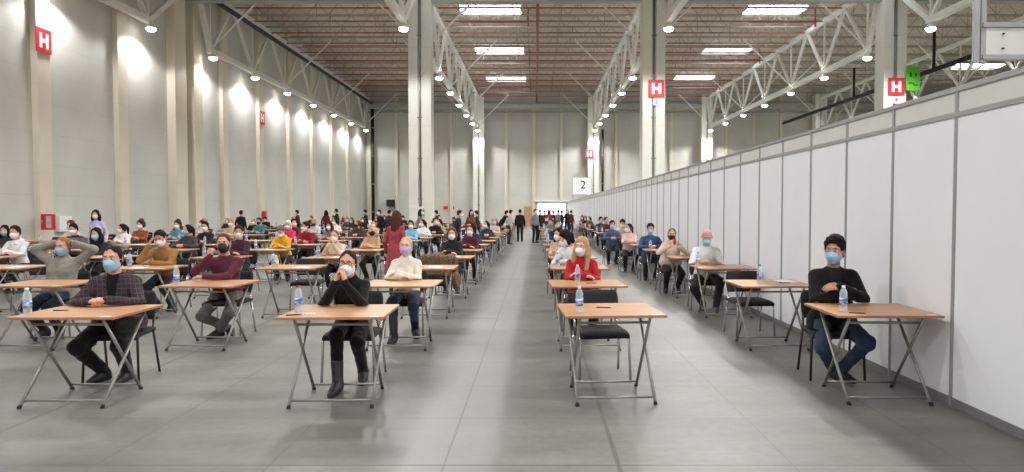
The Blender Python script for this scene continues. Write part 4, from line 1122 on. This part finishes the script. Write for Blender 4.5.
cast(5,7,76,'person in black coat with a big white mask behind an upright grey folder', dict(vox=.010, lean=.16, head=(.1,.2,0), top=(40,40,44), hair=(22,20,22), style='short', mask='white', coat=True, topname='coat', **FOLD))
cast(4,6,98,'black-haired woman in black jacket and light blue mask', dict(vox=.010, fem=True, lean=.12, head=(.0,.1,0), top=(30,32,34), hair=(20,18,20), style='long', mask='blue', topname='jacket', **FOLD))
cast(6,7,124,'dark-haired woman in white hoodie looking to the left wall', dict(vox=.012, fem=True, lean=.14, head=(-.9,.1,0), top=(226,224,222), hair=(34,28,28), style='tail', mask='white', topname='hoodie', hood=True, **FOLD))
cast(7,8,141,'man in rust brown sweater and white mask near the left wall', dict(vox=.012, w=1.1, lean=.1, head=(0,.1,0), top=(150,84,52), hair=(28,24,22), mask='white', **FOLD))
cast(7,7,178,'person in teal shirt and white mask near the left wall', dict(vox=.012, lean=.1, head=(0,.1,0), top=(84,138,156), hair=(34,28,26), mask='white', **FOLD))
cast(6,6,206,'person in black T-shirt with dark hair and white mask', dict(vox=.012, lean=.1, head=(.1,.1,0), top=(34,34,38), hair=(24,22,22), mask='white', **FOLD))
cast(7,5,330,'woman with loose dark hair in grey cardigan and white mask', dict(vox=.012, fem=True, lean=.1, head=(-.3,.05,0), top=(110,106,104), hair=(44,32,28), style='long', mask='white', **FOLD))
EMPTIES = {}
EMPTY = {(1,2),(2,1),(3,4),(3,3),(5,2)}
PLAID = plaid()
# ---- far sitters: a handful of shared figures, coloured one by one
def protos():
    L = []
    for sp in (dict(head=(0,.12,0), **FOLD), dict(head=(.6,.05,0), style='short', lean=.12, **CLASP), dict(fem=True, head=(-.3,.1,0), style='long', **FOLD), dict(fem=True, style='bun', head=(.2,.05,0), **PRAY),
               dict(lean=.32, head=(-.2,.4,0), style='short', w=1.1, **FOLD), dict(fem=True, head=(-.8,.05,0), style='tail', lean=.1, **CLASP)):
        q = dict(vox=.015, fing=False); q.update(sp); L.append(person(q, (0,0,0), protos='meshes'))
    return L
def stand_protos():
    L = []
    for sp in (dict(style='short', w=1.1), dict(style='short', w=1.08, lean=.2, legA=dict(a=(-.12,.18,.085)), legB=dict(a=(.1,-.16,.085))), dict(fem=True, style='long'),
               dict(style='short', lean=.1, w=1.05, armA=dict(w=(-.05,-.28,1.18), d=(1,0,.2), pole=(-1,.3,-.6)), armB=dict(w=(.05,-.26,1.12), d=(-1,0,.2), pole=(1,.3,-.6)))):
        q = dict(vox=.015, fing=False, seat=False, th=1.0); q.update(sp); L.append(person(q, (0,0,0), protos='meshes'))
    return L
CLR = {'black': (30,30,33), 'charcoal': (58,58,62), 'navy': (40,48,74), 'grey': (128,126,124), 'white': (222,222,222), 'cream': (212,200,180), 'dark green': (48,66,54), 'brown': (104,72,52),
       'burgundy': (96,30,42), 'red': (170,34,44), 'pale blue': (142,166,192), 'beige': (190,166,140), 'olive': (96,94,62), 'dusty pink': (206,166,166), 'teal': (58,104,112)}
CW = ['black']*7+['charcoal']*3+['navy']*3+['grey']*3+['white']*4+['cream']*2+['dark green','brown','burgundy','burgundy','red','pale blue','beige','beige','olive','dusty pink','teal']
HAIRC = {'dark': (26,22,22), 'brown': (84,58,42), 'blond': (190,154,110)}
def seat_all():
    pr = None
    for (r,c), (dx, dyk, drz) in sorted(DESKS.items()):
        if (r,c) in CAST:
            px, label, spec, dy, rz, ck = CAST[(r,c)]; spec = dict(spec)
            if spec.get('topmat') == 'plaid': spec['topmat'] = PLAID
            y = dyk+dy; x = XR_(px, y)
            if r <= 2: spec.setdefault('vox', .0055)
            elif r <= 4: spec.setdefault('vox', .007)
            else: spec.setdefault('vox', .0088)
            if r > 5: spec.setdefault('fing', False)
            spec['drot'] = drz-rz
            person(spec, (x,y,0), rz, label)
            short = label.split(',')[0]
            for k in (' looking', ' with hands', ' with a big', ' leaning', ' behind', ' sitting', ' turned', ' half', ' holding', ' beside', ' behind', ' before', ' near', ' by the', ' at ', ' and '):
                short = short.split(k)[0]
            chair_at(r, c, x, y+.02, rz, ck, 'black chair under the '+short+', '+where(r,c) if len(short.split()) <= 4 else 'black chair under the '+short)
            continue
        if (r,c) in EMPTY or rng.random() > (.72 if r < 14 else .6):
            q = (dx+rng.uniform(-.04,.04)-(.04 if (r,c) == (1,2) else 0), dyk+.60+rng.uniform(0,.08), drz+rng.uniform(-.08,.08))
            EMPTIES[(r,c)] = q; chair_at(r, c, *q, 'chrome', state='empty '); continue
        if pr is None: pr = protos()
        i = rng.randrange(len(pr)); cl = rng.choice(CW); hc = rng.choice(['dark','dark','dark','brown','brown','blond']); mk = rng.choice(['white','white','white','blue','black'])
        y = dyk+.64+rng.uniform(0,.08); x = dx+rng.uniform(-.07,.07); rz = drz+rng.uniform(-.05,.05)
        jit = lambda t: tuple(int(max(12,min(240,v*f))) for v, f in zip(t, (rng.choice((.9,1,1.1)),)*3))
        place_person(pr[i], (x,y,0), rz, 'person in %s top and %s mask, %s' % (cl, mk, where(r,c)), colors=dict(top=jit(CLR[cl]), hair=HAIRC[hc], mask=mk, legs=rng.choice(((36,36,42),(46,54,76),(30,30,32))), sc=rng.uniform(1.0,1.04)))
        chair_at(r, c, x, y+.02, rz)
seat_all()
# ------------------------------------------------------------------ people on their feet
def standing(px, x, label, spec, top=None, rz=0.0, vox=.010):
    y = x/((px-536.0)/715.0)
    q = dict(seat=False, vox=vox, fing=False, th=1.0); q.update(spec)
    return person(q, (x,y,0), rz, label, 'people standing in the hall')
standing(396, -2.66, 'woman in long rose dress with long brown hair, standing with her back turned', dict(fem=True, style='long', hair=(78,48,40), top=(158,66,80), topname='dress', skirt=.42, legs=(40,34,36), boots=True, sc=.925, lean=.05, head=(.25,.1,0)), rz=PI-.3, vox=.0075)
standing(97, -11.35, 'woman in lilac hoodie with long dark hair, standing near the left wall', dict(fem=True, style='long', hair=(26,22,24), top=(190,186,216), topname='hoodie', hood=True, legs=(40,40,48), sc=.94, head=(.1,.1,0)))
standing(520, -0.83, 'man in black jacket walking away along the middle of the aisle', dict(w=1.15, coat=True, top=(26,26,28), topname='jacket', legs=(24,24,28), hair=(24,22,22), sc=.97, legA=dict(a=(-.10,-.14,.085)), legB=dict(a=(.10,.22,.10))), rz=PI)
standing(509, -1.30, 'man in pale grey jacket and dark trousers beside the walking man', dict(top=(168,166,160), topname='jacket', legs=(62,62,66), hair=(40,34,30), sc=.96, lean=.2), rz=PI/2+.3)
standing(501, -1.80, 'person in black leaning over a desk at the aisle edge', dict(top=(24,24,26), legs=(24,24,28), lean=.55, sc=.98, hair=(28,24,22)), rz=PI/2)
standing(535, -0.05, 'person in patterned grey top standing at the aisle edge before the gate', dict(top=(120,124,128), legs=(30,30,34), hair=(40,32,28), sc=.98), rz=.6)
SP = None
def crowd():
    pr = stand_protos()
    spots = [(381,-7.05,'black coat','left of the big column',1),(389,-7.15,'dark green jacket','left of the big column',0),(437,-4.88,'black jacket','right of the big column by the wall cabinet',3),(457,-2.78,'navy suit','bending in the aisle beside the rose dress',1),
             (471,-2.75,'brown coat','among the desks right of the big column',2),(477,-2.65,'dark jacket','deep among the desks left of the aisle',0),(241,-13.5,'black jumper','far back near the left wall',0),(298,-12.4,'dark jacket','far back along the left wall pilasters',3),
             (326,-11.35,'burgundy jumper','far back along the left wall',2),(337,-11.3,'black coat','farthest back along the left wall',0),(420,-4.9,'grey jumper','before the back wall beside the column',2),(366,-9.2,'black hoodie','before the dark pipe in the far corner',3),
             (540,.22,'black coat','first of the queue beside the gate',0),(545,.62,'charcoal jacket','second of the queue beside the gate',1),(549,.95,'red jacket','in the queue before the gate',2),(553,1.2,'black jacket','right after the red jacket in the queue',0),
             (558,1.5,'grey coat','in the middle of the queue before the gate',3),(562,1.75,'navy jumper','toward the partition end of the queue',0),(567,2.05,'black jumper','near the partition in the queue',2),(571,2.45,'burgundy coat','last of the queue nearest the partition',0)]
    cl = {'black':(28,28,31),'dark':(44,44,48),'navy':(34,42,66),'brown':(110,70,52),'burgundy':(98,30,42),'grey':(120,120,122),'charcoal':(58,58,62),'red':(186,34,58)}
    for px, x, what, wh, i in spots:
        y = x/((px-536.0)/715.0)
        y = min(y, 60+ (px%7))
        key = what.split()[0]
        place_person(pr[i], (x if y > 20 else x, y, 0), rng.choice((0,.5,-.6,PI,PI-.6,1.4,-1.5)), 'person in %s standing %s' % (what, wh), 'people standing in the hall',
                     colors=dict(top=cl[key] if what != 'dark green jacket' else (46,58,50), legs=(28,28,32), hair=rng.choice(((26,22,22),(60,44,36),(40,30,26))), mask=rng.choice(('white','white','blue')), topname=what.split()[-1], sc=rng.uniform(.93,.99)))
crowd()
# ------------------------------------------------------------------ things on the desks
BOT = {(1,4):(-4.20,5.88,'water bottle on the desk of the woman in plaid jacket','white'),(1,3):(-2.02,6.06,'water bottle with red cap on the desk of the woman in glasses','red'),
       (1,2):(.365,6.0,'water bottle with pale cap on the front empty desk beside the aisle','white'),(1,1):(2.615,6.06,'water bottle on the desk of the man in black jacket','white'),
       (2,1):(2.66,8.48,'water bottle on the empty desk by the partition','blue'),(2,2):(.49,8.42,'water bottle on the desk of the woman in red sweater','white'),
       (2,4):(-4.16,8.25,'water bottle on the desk of the man in maroon sweater','white'),(3,1):(2.52,11.1,'water bottle on the desk of the bald man','blue')}
for (r,c), (dx, dyk, drz) in sorted(DESKS.items()):
    if (r,c) in BOT: bottle(BOT[(r,c)][0], BOT[(r,c)][1], DH, BOT[(r,c)][2], BOT[(r,c)][3])
    elif (r,c) not in ((2,3),(2,5),(5,7)) and rng.random() < .93:
        bottle(dx-.28+rng.uniform(-.05,.08), dyk+rng.uniform(-.2,.15), DH, 'water bottle on the desk, '+where(r,c), rng.choice(('blue','white','blue')), r > 5)
    if r in (3,4) and (r,c) != (3,1) or r in (5,6) and rng.random() < .5:
        paper(dx+rng.uniform(-.05,.2), dyk+rng.uniform(-.2,0), DH, rng.uniform(-.2,.2), 'white paper sheet on the desk, '+where(r,c))
pen(-4.08,6.12,DH,.15,'dark pen on the desk of the woman in plaid jacket')
pen(.60,6.30,DH,.0,'dark pen on the front empty desk beside the aisle')
pen(2.69,5.96,DH,-.3,'dark pen on the desk of the man in black jacket')
pen(2.96,8.48,DH,-.3,'dark pen on the empty desk by the partition')
pen(.66,8.45,DH,.1,'dark pen on the desk of the woman in red sweater')
pen(-1.99,5.86,DH,.6,'dark pen beside the blue card on the desk of the woman in glasses')
paper(-1.92,5.95,DH,.3,'small blue and white card on the desk of the woman in glasses',.15,.09,label_mat('card_print',(120,140,190),(225,230,240)))
paper(3.05,8.72,DH,.1,'white paper sheet on the empty desk by the partition')
# juice bottle on the empty desk in the third row
t = empty('juice_bottle', (-4.02,11.05,DH)); tag(t, 'yellow juice bottle on the empty desk before the yellow hoodie', 'bottle')
MB().lathe([(0,.0),(.03,0),(.035,.01),(.035,.09),(.028,.12),(.016,.14),(.016,.15)],16).build('bottle_body', plain('yellow_juice',(226,206,120),.3), t, True)
MB().lathe([(.0175,.148),(.0175,.168),(0,.17)],14).build('cap', M_CAPW, t)
MB().lathe([(.0355,.03),(.0355,.08)],16).build('bottle_label', plain('cream_label',(236,228,190),.5), t, True)
# red cup held by the woman in beige
r_, c_ = 4, 1; px_, _, _, dy_, rz_, _ = CAST[(4,1)]; yy = DESKS[(4,1)][1]+dy_; xx = XR_(px_, yy)
t = empty('drinking_cup', (xx-.0, yy-.385, .955)); tag(t, 'red cup held in both hands by the woman in beige top', 'cup')
MB().lathe([(0,0),(.024,0),(.031,.11),(.029,.11),(.023,.01),(0,.01)],16).build('cup_body', plain('red_cup',(190,36,40),.35), t, True)
MB().lathe([(.032,.108),(.032,.118),(.026,.124),(0,.126)],16).build('lid', plain('dark_lid',(60,22,24),.4), t, True)
# folder stood on its edge
dx, dyk, drz = DESKS[(5,7)]
t = empty('folder', (dx,dyk+.1,DH)); tag(t, 'grey folder standing upright before the person in black coat', 'folder')
m = MB(); m.bar((-.22,-.03,.13),(0,.04,.13),.004,.26); m.bar((0,.04,.13),(.22,-.03,.13),.004,.26); m.build('cover', plain('grey_board',(110,110,114),.6), t)
MB().bar((-.0,.036,.0),(0,.036,.26),.01,.006).build('spine', M_DARK, t)
# garments left over chair backs
def draped(r, c, rgb, label, name='coat', fur=False, off=0.0):
    X, Y, drz = EMPTIES[(r,c)]
    s = Sdf(); s.nz = .008 if fur else .004; s.nf = 90 if fur else 28
    s.ell((0,.15,.68),(.25,.05,.19), k=.03); s.ell((0,.38,.62),(.26,.05,.27), k=.03)
    for q in (-1,1):
        s.cone((q*.20,.15,.82),(q*.20,.38,.82),.06,k=.06); s.cone((q*.27,.28,.80),(q*.31,.27,.42),.05,.036,k=.03)
    s.cone((0,.15,.83),(0,.38,.83),.06,k=.08)
    if fur: s.ell((.05,.04,.58),(.2,.15,.10),k=.06); s.ell((.33,.05,.46),(.07,.15,.15),k=.05)
    s.cut(lambda X, Y, Z: np.minimum(np.minimum(np.minimum(.265-np.abs(X), .825-Z), Y-.18), .352-Y).astype(np.float32))
    s.cut(lambda X, Y, Z: np.minimum(np.minimum(.265-np.abs(X), .49-Z), .352-Y).astype(np.float32))
    o = link(name, s.mesh(.008, name), cloth(rgb)); o.location = (X,Y,0); o.rotation_euler = (0,0,drz); tag(o, label, 'coat'); return o
draped(3,3,(116,90,68),'brown fur coat over an empty chair before the woman in black coat','fur_coat',True)
for r, c in [k for k in EMPTIES if 4 <= k[0] <= 7 and 4 <= k[1] <= 8][:4]:
    draped(r, c, (224,222,218), 'white jacket over an empty chair, '+where(r,c), 'jacket')
# ------------------------------------------------------------------ world and colour
w = bpy.data.worlds.new('world'); SC.world = w; w.use_nodes = True
w.node_tree.nodes['Background'].inputs[0].default_value = (0.75,0.8,0.9,1); w.node_tree.nodes['Background'].inputs[1].default_value = 0.3
SC.view_settings.view_transform = 'Standard'; SC.view_settings.look = 'None'
SC.view_settings.exposure = 0.0; SC.view_settings.gamma = 1.0; SC.view_settings.use_curve_mapping = False
SC.cycles.use_denoising = True
SC.cycles.max_bounces = 6; SC.cycles.diffuse_bounces = 4; SC.cycles.glossy_bounces = 3; SC.cycles.transparent_max_bounces = 12
SC.cycles.sample_clamp_indirect = 6.0
